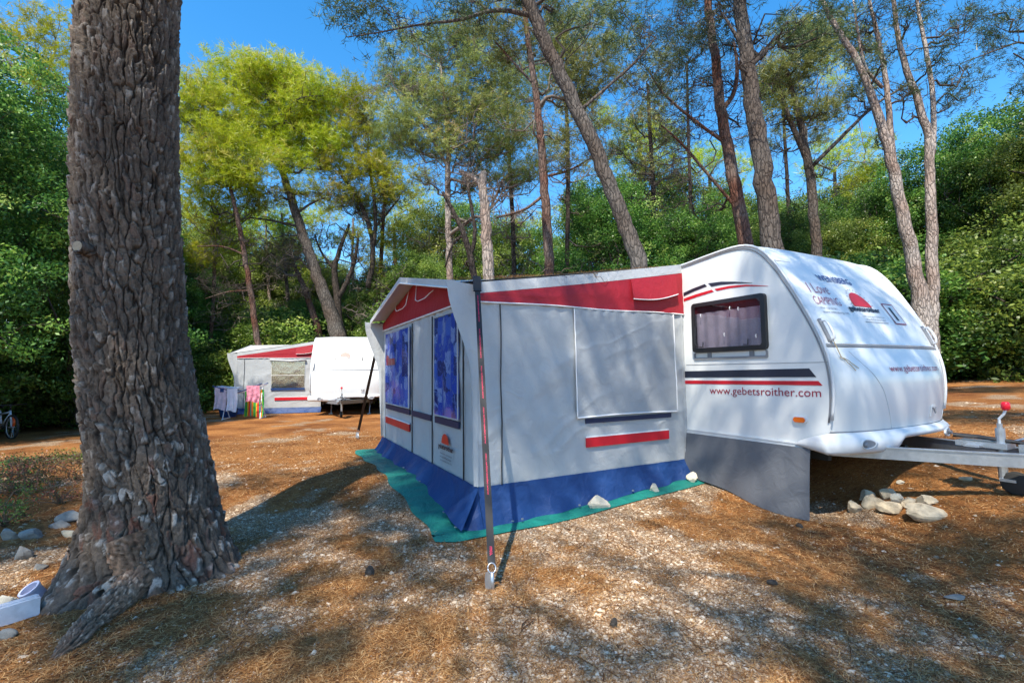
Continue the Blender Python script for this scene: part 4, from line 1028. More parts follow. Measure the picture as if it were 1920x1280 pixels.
# ------------------------------------------------------------------ laundry rack with washing
def laundry():
    c = at(450, 785, 14.2); c[2] = float(ground_z(c[0], c[1]))
    ux = np.array([.97, .22, 0]); uy = np.array([-.22, .97, 0]); uz = np.array([0, 0, 1.])
    P = lambda x, y, z: c + ux * x + uy * y + uz * z
    t = thing('drying_rack', c, 'folding white and blue laundry rack in front of the distant awning', 'drying rack')
    for x in (-.42, .52):
        for y in (-.3, .3):
            mb = MB(); mb.tube([P(x + (.04 if x < 0 else .12), y, .0), P(x - (.02 if x < 0 else .0), -y, .92)], .014, 6); mb.build('leg', M['pvc'], t)
    for x0, x1, z0, z1 in ((-.62, -.02, .98, .92), (.02, .66, .78, 1.02)):
        mb = MB()
        for y in np.linspace(-.3, .3, 7): mb.tube([P(x0, y, z0), P(x1, y, z1)], .005 if abs(y) < .29 else .013, 5)
        for x, z in ((x0, z0), (x1, z1)): mb.tube([P(x, -.3, z), P(x, .3, z)], .012, 5)
        mb.build('rack_wing', M['pvc'], t)
    mb = MB(); mb.tube([P(-.66, -.32, 1.0), P(.02, -.32, .80), P(.68, -.32, 1.06)], .018, 6); mb.tube([P(-.66, .32, 1.0), P(.02, .32, .80), P(.68, .32, 1.06)], .018, 6)
    for x in (-.40, .55): mb.box(P(x, -.32, .88), (.05, .02, .06), [ux, uy, uz])
    mb.build('blue_hinge', M['bluetext'] if False else M['skirt_blue'], t)
    for x in (-.38, .64): 
        mb = MB(); mb.tube([P(x, -.32, .02), P(x, .32, .02)], .014, 6); mb.build('foot_bar', M['pvc'], t)
    mt, nt, b = mat_new('striped_towel'); tc = nt.nodes.new('ShaderNodeTexCoord'); sx = nt.nodes.new('ShaderNodeSeparateXYZ'); nt.links.new(tc.outputs['Object'], sx.inputs[0])
    ml = N(nt, 'ShaderNodeMath', operation='MULTIPLY'); nt.links.new(sx.outputs[0], ml.inputs[0]); ml.inputs[1].default_value = 4.2
    fr = N(nt, 'ShaderNodeMath', operation='FRACT'); nt.links.new(ml.outputs[0], fr.inputs[0])
    r = ramp(nt, fr.outputs[0], [(0, (.02, .30, .06)), (.2, (.75, .45, .02)), (.36, (.70, .04, .02)), (.58, (.02, .35, .25)), (.7, (.80, .20, .02)), (.88, (.10, .40, .03))]); r.color_ramp.interpolation = 'CONSTANT'
    nt.links.new(r.outputs[0], b.inputs['Base Color']); b.inputs['Roughness'].default_value = .9; M['towel'] = mt
    M['shirt'] = simple('pale_pink_cloth', (.62, .50, .56), .9, var=.2, scale=9); M['whitecloth'] = simple('white_cloth', (.72, .72, .80), .9); M['pinkprint'] = simple('red_print_cloth', (.60, .22, .30), .9, var=.7, scale=12)
    for nm, mk, x0, x1, zt, zb, y, lb, cat in (('towel', 'shirt', -.60, -.28, .97, .28, -.33, 'pinkish shirt hanging on the left of the laundry rack', 'shirt'), ('towel', 'whitecloth', -.26, .02, .92, .22, -.35, 'white towel hanging in the middle of the laundry rack', 'towel'),
            ('towel', 'towel', .06, .60, .86, -.0, .18, 'striped rainbow beach towel hanging from the laundry rack', 'towel'), ('towel', 'pinkprint', .26, .62, 1.0, .48, -.35, 'red and white patterned cloth on the right of the laundry rack', 'cloth')):
        mb = MB(); mb.grid(lambda u, v: c + np.outer(x0 + (x1 - x0) * v + .03 * np.sin(u * 4) * u, ux) + np.outer(y + .02 * np.sin(v * 16) * u, uy) + np.outer(zt + (zb + .03 - zt) * u + .03 * np.sin(v * 5) * u, uz), 12, 24)
        o = mb.build({'shirt': 'shirt', 'cloth': 'cloth'}.get(cat, 'towel'), M[mk], None, smooth=True, org=c + ux * (x0 + x1) / 2 + uy * y + uz * zb); tag(o, lb, cat, 'washing on the laundry rack')
laundry()
# blue tub / sheet by the rack
def tub():
    p = at(428, 783, 14.9); p[2] = float(ground_z(p[0], p[1])); mb = MB(); mb.tube([p, p + [0, 0, .26]], [.22, .28], 16, cap=True); o = mb.build('tub', M['skirt_blue'], None, org=p); tag(o, 'blue plastic tub behind the laundry rack', 'tub')
tub()

# ------------------------------------------------------------------ bicycle
def bicycle():
    c = on_ground(18, 822); u = np.array([.93, -.37, 0]); s_ = np.array([.37, .93, 0]); uz = np.array([0, 0, 1.]); R = .24
    P = lambda x, z, y=0: c + u * x + uz * z + s_ * y
    t = thing('bicycle', c, 'small white and orange bicycle leaning at the left edge', 'bicycle')
    for x in (-.72, .0 + .06):
        th = np.linspace(0, 2 * np.pi, 41); mb = MB(); mb.tube([P(x + R * math.cos(a), R + R * math.sin(a)) for a in th], .022, 8, cap=False); w = mb.build('wheel', M['tyre'], t, smooth=True)
        mb = MB(); mb.tube([P(x + R * .9 * math.cos(a), R + R * .9 * math.sin(a)) for a in th], .010, 6, cap=False); mb.build('rim', M['galv'], w, smooth=True)
        mb = MB()
        for a in np.linspace(0, 2 * np.pi, 17)[:-1]: mb.tube([P(x, R, .02), P(x + R * .9 * math.cos(a), R + R * .9 * math.sin(a))], .0025, 4)
        mb.tube([P(x, R, -.04), P(x, R, .04)], .02, 8); mb.build('spokes', M['galv'], w)
    M['bike_white'] = simple('white_bike_paint', (.55, .65, .75), .3); M['bike_orange'] = simple('orange_bike_paint', (.75, .12, .02), .3)
    mb = MB(); mb.tube([P(.06, R), P(-.04, .58)], .018, 8); mb.tube([P(-.04, .50), P(-.36, .24)], .022, 8); mb.tube([P(-.05, .55), P(-.42, .50)], .018, 8); mb.tube([P(-.36, .24), P(-.45, .60)], .018, 8)
    mb.build('frame', M['bike_white'], t, smooth=True)
    mb = MB(); mb.tube([P(-.36, .24), P(-.72, R)], .014, 8); mb.tube([P(-.42, .5), P(-.72, R)], .012, 8); mb.tube([P(.10, R + .2), P(.14, R + .1), P(.12, R + .02)], .022, 8); mb.build('fork', M['bike_orange'], t, smooth=True)
    mb = MB(); mb.tube([P(-.04, .58), P(-.02, .70)], .014, 8); mb.tube([P(-.05, .70, -.26), P(.0, .70, 0), P(-.05, .70, .26)], .013, 8); mb.build('handlebar', M['black'], t, smooth=True)
    mb = MB(); mb.tube([P(-.58, .66), P(-.50, .67), P(-.40, .66), P(-.32, .65)], [.04, .055, .035, .02], 8); mb.build('saddle', M['black'], t, smooth=True)
    mb = MB(); mb.tube([P(-.36, .24, -.02), P(-.36, .24, .02)], .07, 14); mb.tube([P(-.36, .24, -.06), P(-.28, .14, -.06)], .01, 6); mb.build('crankset', M['black'], t)
bicycle()

# ------------------------------------------------------------------ the big pine in the foreground
def voro(u, z, nu, k):
    """jittered cells wrapping round the trunk: edge distance (weak where one plate sits above the other), cell random, height in the cell"""
    iu = np.floor(u).astype(int); iz = np.floor(z).astype(int)
    d1 = np.full(u.shape, 9.); d2 = d1.copy(); rid = np.zeros(u.shape); lz = np.zeros(u.shape)
    v1 = np.zeros(u.shape + (2,)); v2 = v1.copy()
    for du in (-1, 0, 1):
        for dz in (-1, 0, 1):
            cu = iu + du; cz_ = iz + dz; cw = np.mod(cu, nu)
            px = cu + .1 + .8 * _hash(cw, cz_, k); pz = cz_ + .05 + .9 * _hash(cw, cz_, k + 5)
            dx = u - px; dy = z - pz; d = np.sqrt(dx * dx + dy * dy); r = _hash(cw, cz_, k + 9); vv = np.stack([dx, dy], -1)
            m1 = d < d1; m2 = (~m1) & (d < d2)
            v2 = np.where(m1[..., None], v1, np.where(m2[..., None], vv, v2)); d2 = np.where(m1, d1, np.where(m2, d, d2))
            v1 = np.where(m1[..., None], vv, v1); rid = np.where(m1, r, rid); lz = np.where(m1, dy, lz); d1 = np.where(m1, d, d1)
    q = np.abs(v2 - v1); vert = q[..., 1] / (q[..., 0] + q[..., 1] + 1e-6)
    return d2 - d1, rid, lz, vert
def bark_disp(th, z, r, k=0, sc=1.0):
    nu = int(round(2 * np.pi * r / (.058 * sc))); nu2 = nu * 2
    wu = th / (2 * np.pi)
    s = np.minimum(1, np.minimum(wu, 1 - wu) * 14)
    a = s * ((fbm(wu * nu * .45, z * 3.2 / sc, 4, 80 + k) - .5) * 2.6 + (fbm(wu * nu * 1.6, z * 11 / sc, 3, 81 + k) - .5) * .9)
    e, rid, lz, vt = voro(wu * nu + a * .75, z / (.30 * sc) + 1.2 * s * (fbm(wu * nu * .5, z * 3, 3, 84) - .5), nu, 3 + k)
    e2, rid2, lz2, vt2 = voro(wu * nu2 + a * 2 + s * 1.3 * (fbm(wu * nu2 * .6, z * 14, 3, 86) - .5), z / (.095 * sc) + s * 1.8 * fbm(wu * nu2 * .35, z * 8, 3, 85), nu2, 31 + k)
    fine = fbm(wu * nu * 4, z * 26, 4, 88) - .5; rough = fbm(wu * nu * 1.5, z * 9, 4, 93) - .5
    wd = .07 + .24 * fbm(wu * nu * .7, z * 4, 2, 95)
    crack = ss(e / wd + .40 * vt ** 2 * (vt > .5) + .35 * rough); crack2 = np.clip(e2 / .12 + .35 * vt2, 0, 1)
    h = -.036 * (1 - crack) - .010 * (1 - crack2) * (.3 + .7 * crack) + .012 * (rid - .5) + .017 * (rid2 - .5) * crack + .024 * lz2 * crack + .010 * rough + .010 * fine
    lowz = ss((1.1 - z) / .9)
    light = np.clip(.26 + .36 * rid2 ** 2 + .7 * fine + .45 * rough + .10 * crack, 0, 1)
    dark, mid, hi = np.array([.036, .028, .022]), np.array([.165, .132, .105]), np.array([.50, .47, .43])
    redc = np.array([.26, .09, .055])
    t = light[:, None]
    col = dark * (1 - np.minimum(t * 2, 1)) + mid * np.minimum(t * 2, 1)
    fk = ss((rid2 - .72 + .6 * fine) / .12) * ss((crack2 - .5) / .3) * ss((lz2 + .1) / .3)
    flake = fk[:, None] * (.45 + .5 * lowz[:, None]); col = col * (1 - flake) + hi * flake
    rr_ = _hash((rid2 * 9973).astype(int), (rid2 * 777).astype(int), 3)
    rd = (ss((rr_ - .80) / .1) * ss((crack2 - .2) / .4) * (.5 + rough * 1.5).clip(0, 1))[:, None] * (.22 + .75 * lowz[:, None])
    col = col * (1 - rd * .8) + redc * rd * .8
    col = col * (.42 + .42 * crack[:, None])
    gr = fbm(wu * 9, z * 2.2, 3, 90)[:, None]
    col = col * (.7 + .6 * gr)
    return h * sc * .78, np.clip(col, .006, .8)
def big_pine():
    levels = [(0, 140, 337), (300, 132, 337), (640, 134, 352), (900, 163, 397)]
    D = 3.42; cs = []
    for py, xl, xr in levels:
        dl, dr = rayd(xl, py), rayd(xr, py)
        al, ar = math.atan2(dl[0], 1), math.atan2(dr[0], 1); am = (al + ar) / 2
        dist = D / math.cos(am); rr = dist * math.sin((ar - al) / 2); dm = rayd((xl + xr) / 2, py)
        cs.append((EYE + dm[2] * D, dist * math.sin(am), D + 0 * dist, rr))
    cs = cs[::-1]
    base = float(ground_z(cs[0][1], D))
    cs = [(base - .3, cs[0][1] + .10, D, .47), (base + .02, cs[0][1] + .07, D, .44), (base + .25, cs[0][1] + .03, D, .405)] + cs + [(8, cs[-1][1] + .35, D, .22), (13, cs[-1][1] + .6, D + .2, .10)]
    Z = [c[0] for c in cs]
    nth = 560; z = np.r_[np.arange(base - .28, 4.3, .007), np.arange(4.3, 13, .06)]
    th = np.linspace(0, 2 * np.pi, nth, endpoint=False)
    zz, tt = np.meshgrid(z, th, indexing='ij'); zz = zz.ravel(); tt = tt.ravel()
    cx = np.interp(zz, Z, [c[1] for c in cs]); cy = np.interp(zz, Z, [c[2] for c in cs]); r = np.interp(zz, Z, [c[3] for c in cs])
    h, col = bark_disp(tt, zz, .34)
    k = np.exp(-np.maximum(zz - base, 0) / .22)
    lob = .17 * np.exp(-((np.mod(tt - 4.25 + np.pi, 2 * np.pi) - np.pi) / .38) ** 2) + .12 * np.exp(-((np.mod(tt - 3.55 + np.pi, 2 * np.pi) - np.pi) / .35) ** 2) + .08 * np.exp(-((np.mod(tt - 6.1 + np.pi, 2 * np.pi) - np.pi) / .4) ** 2) + .04
    r = r + lob * k
    fl = 1 + .022 * np.sin(tt * 3 + zz * .8) + .014 * np.sin(tt * 5 - zz * 1.7)
    # old branch scar and stub swellings
    def knob(t0, z0, a, st, sz): return a * np.exp(-((np.mod(tt - t0 + np.pi, 2 * np.pi) - np.pi) / st) ** 2 - ((zz - z0) / sz) ** 2)
    facing = math.atan2(-D, -cs[3][1])           # towards the camera
    sw = knob(facing - .55, 3.05, .03, .25, .12) + knob(facing + .45, 2.75, .02, .2, .1) + knob(facing - .35, 2.45, .02, .35, .10) + knob(facing -.1, .62, .02, .4, .15)
    R = r * fl + h * np.where(zz > 4.3, .5, 1) + sw
    V = np.stack([cx + R * np.cos(tt), cy + R * np.sin(tt), zz], 1)
    i, j = np.meshgrid(np.arange(len(z) - 1), np.arange(nth), indexing='ij'); a = (i * nth + j).ravel(); b = (i * nth + (j + 1) % nth).ravel()
    F = np.stack([a, b, b + nth, a + nth], 1); Vs, Fs, Cs = [V], [F], [col]; off = len(V)
    # surface roots
    for pts, rad, up in (([None, (268, 1105), (225, 1135), (170, 1175), (125, 1217), (88, 1240)], [.17, .13, .095, .07, .05, .012], [.34, .10, .03, .005, -.01, -.02]),
                         ([None, (185, 1090), (150, 1118), (112, 1142), (80, 1160)], [.16, .11, .08, .05, .012], [.30, .07, .01, -.01, -.02])):
        w = [np.array([cs[1][1] + (.02 if len(pts) > 5 else -.20), D - .26, base])] + [on_ground(*q) for q in pts[1:]]
        w = np.array(w); w[:, 2] += np.array(up)
        s = np.linspace(0, 1, len(w)); sN = np.linspace(0, 1, 150); pc = np.stack([np.interp(sN, s, w[:, q]) for q in range(3)], 1)
        for _ in range(12): pc[1:-1] = (pc[:-2] + 2 * pc[1:-1] + pc[2:]) / 4
        rr = np.interp(sN, s, rad); Lc = np.r_[0, np.cumsum(np.linalg.norm(np.diff(pc, axis=0), axis=1))]
        d = np.gradient(pc, axis=0); d /= np.linalg.norm(d, axis=1)[:, None]; a_ = np.cross(d, [0, 0, 1.]); a_ /= np.linalg.norm(a_, axis=1)[:, None]; b_ = np.cross(a_, d)
        nt_ = 90; t2 = np.linspace(0, 2 * np.pi, nt_, endpoint=False); LL, TT = np.meshgrid(Lc, t2, indexing='ij')
        h2, c2 = bark_disp(TT.ravel(), LL.ravel() + 5, .10, 2, .6); h2 = h2.reshape(LL.shape)
        RR = rr[:, None] * (1 + .12 * np.sin(TT * 2 + LL * 9)) + h2 * np.minimum(1, rr[:, None] / .05)
        VV = pc[:, None] + RR[..., None] * (np.cos(TT)[..., None] * a_[:, None] + np.sin(TT)[..., None] * b_[:, None])
        i, j = np.meshgrid(np.arange(149), np.arange(nt_), indexing='ij'); a = (i * nt_ + j).ravel() + off; b = (i * nt_ + (j + 1) % nt_).ravel() + off
        Vs.append(VV.reshape(-1, 3)); Fs.append(np.stack([a, b, b + nt_, a + nt_], 1)); Cs.append(np.clip(c2 * np.array([2.0, 1.65, 1.4]), 0, 1)); off += len(VV) * nt_
    mt, nt, b = mat_new('furrowed_pine_bark'); at_ = N(nt, 'ShaderNodeAttribute', attribute_name='tint')
    n = N(nt, 'ShaderNodeTexNoise', Scale=55.0, Detail=7.0, Roughness=.75); nt.links.new(geo_pos(nt), n.inputs['Vector'])
    r_ = ramp(nt, n.outputs[0], [(.3, (.6, .6, .6)), (.7, (1.5, 1.45, 1.4))]); mx = nt.nodes.new('ShaderNodeMixRGB'); mx.blend_type = 'MULTIPLY'; mx.inputs[0].default_value = 1
    nt.links.new(at_.outputs['Color'], mx.inputs[1]); nt.links.new(r_.outputs[0], mx.inputs[2]); nt.links.new(mx.outputs[0], b.inputs['Base Color']); b.inputs['Roughness'].default_value = .8; b.inputs['Specular IOR Level'].default_value = .3
    mp = nt.nodes.new('ShaderNodeMapping'); mp.inputs['Scale'].default_value = (1, 1, .45); nt.links.new(geo_pos(nt), mp.inputs[0])
    vv = N(nt, 'ShaderNodeTexVoronoi', feature='F1', Scale=75.0, distance='MANHATTAN'); nt.links.new(mp.outputs[0], vv.inputs['Vector'])
    ad = N(nt, 'ShaderNodeMath', operation='MULTIPLY_ADD'); nt.links.new(vv.outputs['Color'], ad.inputs[0]); ad.inputs[1].default_value = .5; nt.links.new(n.outputs[0], ad.inputs[2])
    bump(nt, b, ad.outputs[0], 1.0, .012); M['bigbark'] = mt
    org = np.array([cs[1][1], D, base])
    t = thing('pine_tree', org, 'huge furrowed pine trunk filling the left foreground', 'tree')
    tr = link_mesh('trunk', fast_mesh('trunk', np.concatenate(Vs) - org, np.concatenate(Fs), mt, np.concatenate(Cs)), t)
    # sawn branch stub
    a = facing - .72; zc = 2.08; c = np.array([np.interp(zc, Z, [q[1] for q in cs]), D, zc]); dr = np.array([math.cos(a), math.sin(a), 0])
    mb = MB(); mb.tube([c + dr * .26, c + dr * .40 + [0, 0, .02]], [.05, .042], 12); mb.build('branch_stub', M['bark_grey'], tr, smooth=False)
    mb = MB(); mb.tube([c + dr * .40 + [0, 0, .02], c + dr * .404 + [0, 0, .02]], .034, 12); mb.build('sawn_face', M['stone'], tr)
    return t, np.array([cs[-2][1], D, 8.0])
big_root, big_top = big_pine()

# ------------------------------------------------------------------ foliage kits
def unit(n, rg): v = rg.standard_normal((n, 3)); return v / np.linalg.norm(v, axis=1)[:, None]
def puff(n, R, w, up, seed):
    """a tuft of needles: thin blades fanning up and out from a few twig ends"""
    rg = np.random.default_rng(seed); d = unit(n, rg); d[:, 2] = d[:, 2] * .8 + up; d /= np.linalg.norm(d, axis=1)[:, None]
    tips = rg.standard_normal((9, 3)) * R * .42; st = tips[rg.integers(0, 9, n)] + rg.standard_normal((n, 3)) * R * .07; L = R * rg.uniform(.22, .52, n)
    q = np.cross(d, unit(n, rg)); q /= np.linalg.norm(q, axis=1)[:, None]
    V = np.stack([st - q * w, st + q * w, st + d * L[:, None]], 1)
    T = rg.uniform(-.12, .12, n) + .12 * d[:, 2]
    return V, T
PUFFS = [puff(110, .44, .0085, .35, s) for s in range(8)]
PUFFS_THIN = [puff(80, .46, .0075, .2, s + 20) for s in range(8)]
def stamp_puffs(C, S, tint, kit, rg):
    """C (n,3) centres, S scale, tint per centre -> V,F,T"""
    Vs = []; Ts = []
    kk = rg.integers(0, len(kit), len(C)); an = rg.random(len(C)) * 6.283
    for k in range(len(kit)):
        m_ = kk == k
        if not m_.any(): continue
        V, T = kit[k]; c, s = np.cos(an[m_]), np.sin(an[m_]); n = m_.sum()
        X = V[None, ..., 0] * c[:, None, None] - V[None, ..., 1] * s[:, None, None]; Y = V[None, ..., 0] * s[:, None, None] + V[None, ..., 1] * c[:, None, None]
        P = np.stack([X, Y, np.broadcast_to(V[None, ..., 2], X.shape)], -1) * S[m_][:, None, None, None] + C[m_][:, None, None]
        Vs.append(P.reshape(-1, 3)); Ts.append(np.repeat((tint[m_][:, None] + T[None]).ravel(), 3))
    V = np.concatenate(Vs); return V, np.arange(len(V)).reshape(-1, 3), np.clip(np.concatenate(Ts), 0, 1)
def clump(n, R, s, seed):
    rg = np.random.default_rng(seed); d = unit(n, rg); p = d * R * rg.random(n)[:, None] ** .45 * np.array([1, 1, .75])
    nrm = unit(n, rg) + d * .5 + np.array([0, 0, .5]); nrm /= np.linalg.norm(nrm, axis=1)[:, None]
    a = np.cross(nrm, unit(n, rg)); a /= np.linalg.norm(a, axis=1)[:, None]; b = np.cross(nrm, a); L = s * rg.uniform(.7, 1.3, n)[:, None]
    V = np.stack([p - a * L, p - b * L * .5 + nrm * L * .12, p + a * L, p + b * L * .5 + nrm * L * .12], 1)
    return V, rg.uniform(-.2, .2, n)
CLUMPS = [clump(80, .34, .042, s) for s in range(8)]
def stamp_clumps(C, S, tint, rg):
    Vs = []; Ts = []; kk = rg.integers(0, 8, len(C)); an = rg.random(len(C)) * 6.283
    for k in range(8):
        m_ = kk == k
        if not m_.any(): continue
        V, T = CLUMPS[k]; c, s = np.cos(an[m_]), np.sin(an[m_])
        X = V[None, ..., 0] * c[:, None, None] - V[None, ..., 1] * s[:, None, None]; Y = V[None, ..., 0] * s[:, None, None] + V[None, ..., 1] * c[:, None, None]
        P = np.stack([X, Y, np.broadcast_to(V[None, ..., 2], X.shape)], -1) * S[m_][:, None, None, None] + C[m_][:, None, None]
        Vs.append(P.reshape(-1, 3)); Ts.append(np.repeat((tint[m_][:, None] + T[None]).ravel(), 4))
    V = np.concatenate(Vs); return V, np.arange(len(V)).reshape(-1, 4), np.clip(np.concatenate(Ts), 0, 1)

def wiggle(p, q, n, amp, rg, sag=0.0):
    t = np.linspace(0, 1, n)[:, None]; P = p * (1 - t) + q * t; L = np.linalg.norm(q - p)
    o = np.cumsum(rg.standard_normal((n, 3)), 0) * amp * L / n; o = o - o[0] - t * (o[-1] - o[0])
    P = P + o; P[:, 2] += sag * L * np.sin(np.pi * t[:, 0]); return P
def path_smooth(pts, rad, k=5):
    pts = np.array(pts, float); n = len(pts); s = np.arange(n); sN = np.linspace(0, n - 1, (n - 1) * k + 1)
    P = np.stack([np.interp(sN, s, pts[:, q]) for q in range(3)], 1)
    for _ in range(k): P[1:-1] = (P[:-2] + 2 * P[1:-1] + P[2:]) / 4
    return P, np.interp(sN, s, rad)

def pine(label, stems, depth, bark_m, blobs=(), mat='pine_green', dead=0, dead_rng=(.25, .8), dead_len=1.2, dens=1.0, kit=None, group='pines behind the caravans', seed=0, tint0=.45, twig='twig_grey', depth_jit=.6, psize=1.0, ground=True, name='pine_tree', twigs=6):
    """stems: lists of (px, py, width px); first stem is the main one. blobs: (px, py, radius px[, depth offset])"""
    rg = np.random.default_rng(seed + 500); kit = kit or PUFFS
    mb = MB(); paths = []
    for si, st in enumerate(stems):
        P = []; R = []
        for q in st:
            px, py, wd = q[:3]; dz = q[3] if len(q) > 3 else 0
            p = at(px, py, depth + dz); P.append(p); R.append(.86 * wd / 2 * (depth + dz) / FPX * (1 / math.sqrt(1 + ((px - 960) / FPX) ** 2)) ** .5)
        if si == 0 and ground:
            lean = (P[0] - P[1]); lean = lean / max(abs(lean[2]), .1); b = P[0].copy(); 
            for _ in range(30):
                g_ = float(ground_z(b[0], b[1])); b = P[0] + lean * (P[0][2] - g_) * np.array([.5, .5, 1]); b[2] = g_
            if P[0][2] - b[2] > .15: P.insert(0, b - [0, 0, .1]); R.insert(0, R[0] * 1.25)
        P, R = path_smooth(P, R); P[1:-1, :2] += (rg.standard_normal((len(P) - 2, 2)) * R[1:-1, None] * .10)
        mb.tube(P, R, 14 if R[0] > .12 else 9, tint=None); paths.append((P, R))
    org = paths[0][0][0].copy(); org[2] = float(ground_z(org[0], org[1]))
    t = thing(name, org, label, 'tree', group)
    tr = mb.build('trunk', M[bark_m], t, smooth=True)
    allP = np.concatenate([p for p, r in paths]); allR = np.concatenate([r for p, r in paths])
    lb = MB(); C = []; T = []
    def attach(c, bias=.35):
        h = np.linalg.norm((allP - c)[:, :2], axis=1); tgt = c[2] - h * .6
        sc = h + 1.2 * np.abs(allP[:, 2] - tgt) + (allP[:, 2] < org[2] + 1.0) * 9; i = int(np.argmin(sc)); return i
    for bl in blobs:
        px, py, r = bl[:3]; dz = bl[3] if len(bl) > 3 else rg.uniform(-1, 1) * depth_jit
        c = at(px, py, depth + dz); rad = r * (depth + dz) / FPX
        i = attach(c); L = np.linalg.norm(c - allP[i]); r0 = min(allR[i] * .55, .02 + .018 * L)
        limb = wiggle(allP[i], c - np.array([0, 0, rad * .3]), 9, .8, rg, -.06); lb.tube(limb, np.linspace(r0, r0 * .35, 9), 6, cap=False)
        n = int(max(6, min(120, 30 * dens * (rad / .8) ** 2.3 / psize ** 2)))
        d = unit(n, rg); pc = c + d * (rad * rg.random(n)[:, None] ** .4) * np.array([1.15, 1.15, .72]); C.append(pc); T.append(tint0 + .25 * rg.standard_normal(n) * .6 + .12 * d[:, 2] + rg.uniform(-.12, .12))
        for k in range(min(n, twigs + int(rad * 5))):
            s_ = limb[rg.integers(3, 9)]; lb.tube(wiggle(s_, pc[k], 5, .7, rg, .05), np.linspace(r0 * .35, .006, 5), 4, cap=False)
    if C:
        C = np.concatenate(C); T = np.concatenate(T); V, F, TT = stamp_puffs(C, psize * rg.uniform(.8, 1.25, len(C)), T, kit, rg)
    for k in range(dead):
        P, R = paths[rg.integers(0, len(paths))]; i = int(len(P) * rg.uniform(*dead_rng)); i = min(i, len(P) - 2)
        th = rg.random() * 6.283; L = dead_len * rg.uniform(.4, 1.3); e = P[i] + np.array([math.cos(th), math.sin(th) * .6, rg.uniform(-.1, .65)]) * L
        q = wiggle(P[i], e, 9, 1.0, rg, -.08); r0 = min(R[i] * .35, .012 + .015 * L); lb.tube(q, np.linspace(r0, .006, 9), 5, cap=False)
        for j in range(7):
            s_ = q[rg.integers(2, 9)]; e2 = s_ + np.array([*(rg.standard_normal(2) * .35), rg.uniform(-.1, .45)]) * L * .55; qq = wiggle(s_, e2, 6, 1.0, rg)
            lb.tube(qq, np.linspace(r0 * .4, .004, 6), 4, cap=False)
            for j2 in range(3):
                s2 = qq[rg.integers(2, 6)]; lb.tube(wiggle(s2, s2 + rg.standard_normal(3) * .18 * L, 4, .8, rg), np.linspace(.006, .003, 4), 3, cap=False)
    if lb.n: lb.build('branches', M[twig], t, smooth=True)
    if len(C):
        link_mesh('crown', fast_mesh('crown', V - org, F, M[mat], TT), t)
    return t

roof_litter()

# ------------------------------------------------------------------ pines (pixel columns measured on the photograph, distances estimated)
pine('tall grey-barked pine rising straight behind the caravan roof peak', [[(1450, 490, 46), (1437, 380, 43), (1424, 280, 40), (1412, 190, 36), (1398, 90, 32), (1386, 0, 29), (1375, -120, 24), (1370, -260, 18)], [(1398, 95, 10), (1375, 60, 8), (1350, 20, 5)]], 10, 'bark_grey',
     [(1420, -40, 70), (1350, -60, 60), (1480, 40, 30), (1530, 60, 45), (1290, -50, 50), (1460, -90, 70)], 'pine_dark', dead=7, dead_rng=(.5, .95), dens=.75, seed=1, twig='twig_dark')
pine('reddish pine with many bare dark side branches, left of the tall grey one', [[(1405, 480, 34), (1385, 390, 30), (1366, 290, 26), (1350, 200, 23), (1340, 100, 20), (1325, 0, 17), (1318, -90, 12)], [(1362, 270, 8), (1300, 225, 7), (1240, 175, 5), (1215, 130, 3)], [(1352, 208, 12), (1370, 188, 11), (1381, 160, 10), (1383, 120, 8), (1376, 80, 6)], [(1385, 395, 8), (1330, 330, 7), (1280, 270, 6), (1240, 235, 3)]], 11.5, 'bark_red',
     [(1240, 150, 42), (1290, 60, 45), (1225, 40, 40), (1350, 20, 50), (1270, 110, 30), (1310, 150, 30), (1200, 95, 28), (1375, 70, 35)], 'pine_dark', dead=26, dead_rng=(.25, .95), dead_len=1.7, dens=.8, kit=PUFFS_THIN, seed=2, twig='twig_dark')
pine('slim forked pine between the tall grey pine and the pale double trunk', [[(1535, 510, 24), (1527, 420, 22), (1520, 330, 20), (1505, 250, 16), (1492, 190, 12), (1470, 120, 8)], [(1520, 320, 13), (1500, 270, 13), (1475, 210, 11), (1460, 160, 7)], [(1525, 310, 10), (1565, 270, 9), (1610, 225, 8), (1640, 195, 7), (1700, 160, 5)]], 14, 'bark_grey',
     [(1480, 130, 50), (1530, 100, 45), (1440, 160, 40), (1560, 60, 50), (1600, 170, 30), (1550, 200, 40), (1500, 60, 40), (1470, 210, 32), (1600, 100, 40)], 'pine_dry', dead=18, dead_rng=(.4, .95), dens=1.1, seed=3, twig='twig_dark')
pine('pale double-trunked pine standing right of the caravan nose', [[(1742, 690, 44), (1738, 620, 46), (1722, 540, 34), (1708, 470, 30), (1690, 390, 27), (1672, 300, 24), (1655, 240, 21), (1628, 160, 17), (1600, 100, 15), (1560, 40, 12), (1530, -20, 9)],
     [(1745, 640, 30), (1750, 540, 27), (1748, 450, 25), (1743, 360, 22), (1745, 270, 20), (1722, 190, 17), (1695, 120, 14), (1680, 50, 11), (1672, -40, 8)],
     [(1676, 310, 15), (1668, 230, 14), (1662, 150, 12), (1648, 80, 11), (1635, 20, 8), (1620, -40, 6)], [(1748, 290, 14), (1752, 210, 12), (1742, 120, 11), (1725, 40, 9), (1715, -30, 6)], [(1655, 165, 8), (1620, 130, 7), (1608, 60, 6), (1600, 0, 4)]], 12, 'bark_pale',
     [(1620, 60, 26), (1700, 30, 28), (1770, 60, 32), (1800, 130, 26), (1660, 110, 20), (1780, 190, 24), (1820, 160, 22), (1730, 0, 40), (1640, -10, 40), (1560, 10, 34), (1760, 110, 22), (1810, 20, 34), (1700, 170, 18)], 'pine_dark', dead=12, dead_rng=(.5, .98), dens=.65, kit=PUFFS_THIN, seed=4, twig='twig_dark')
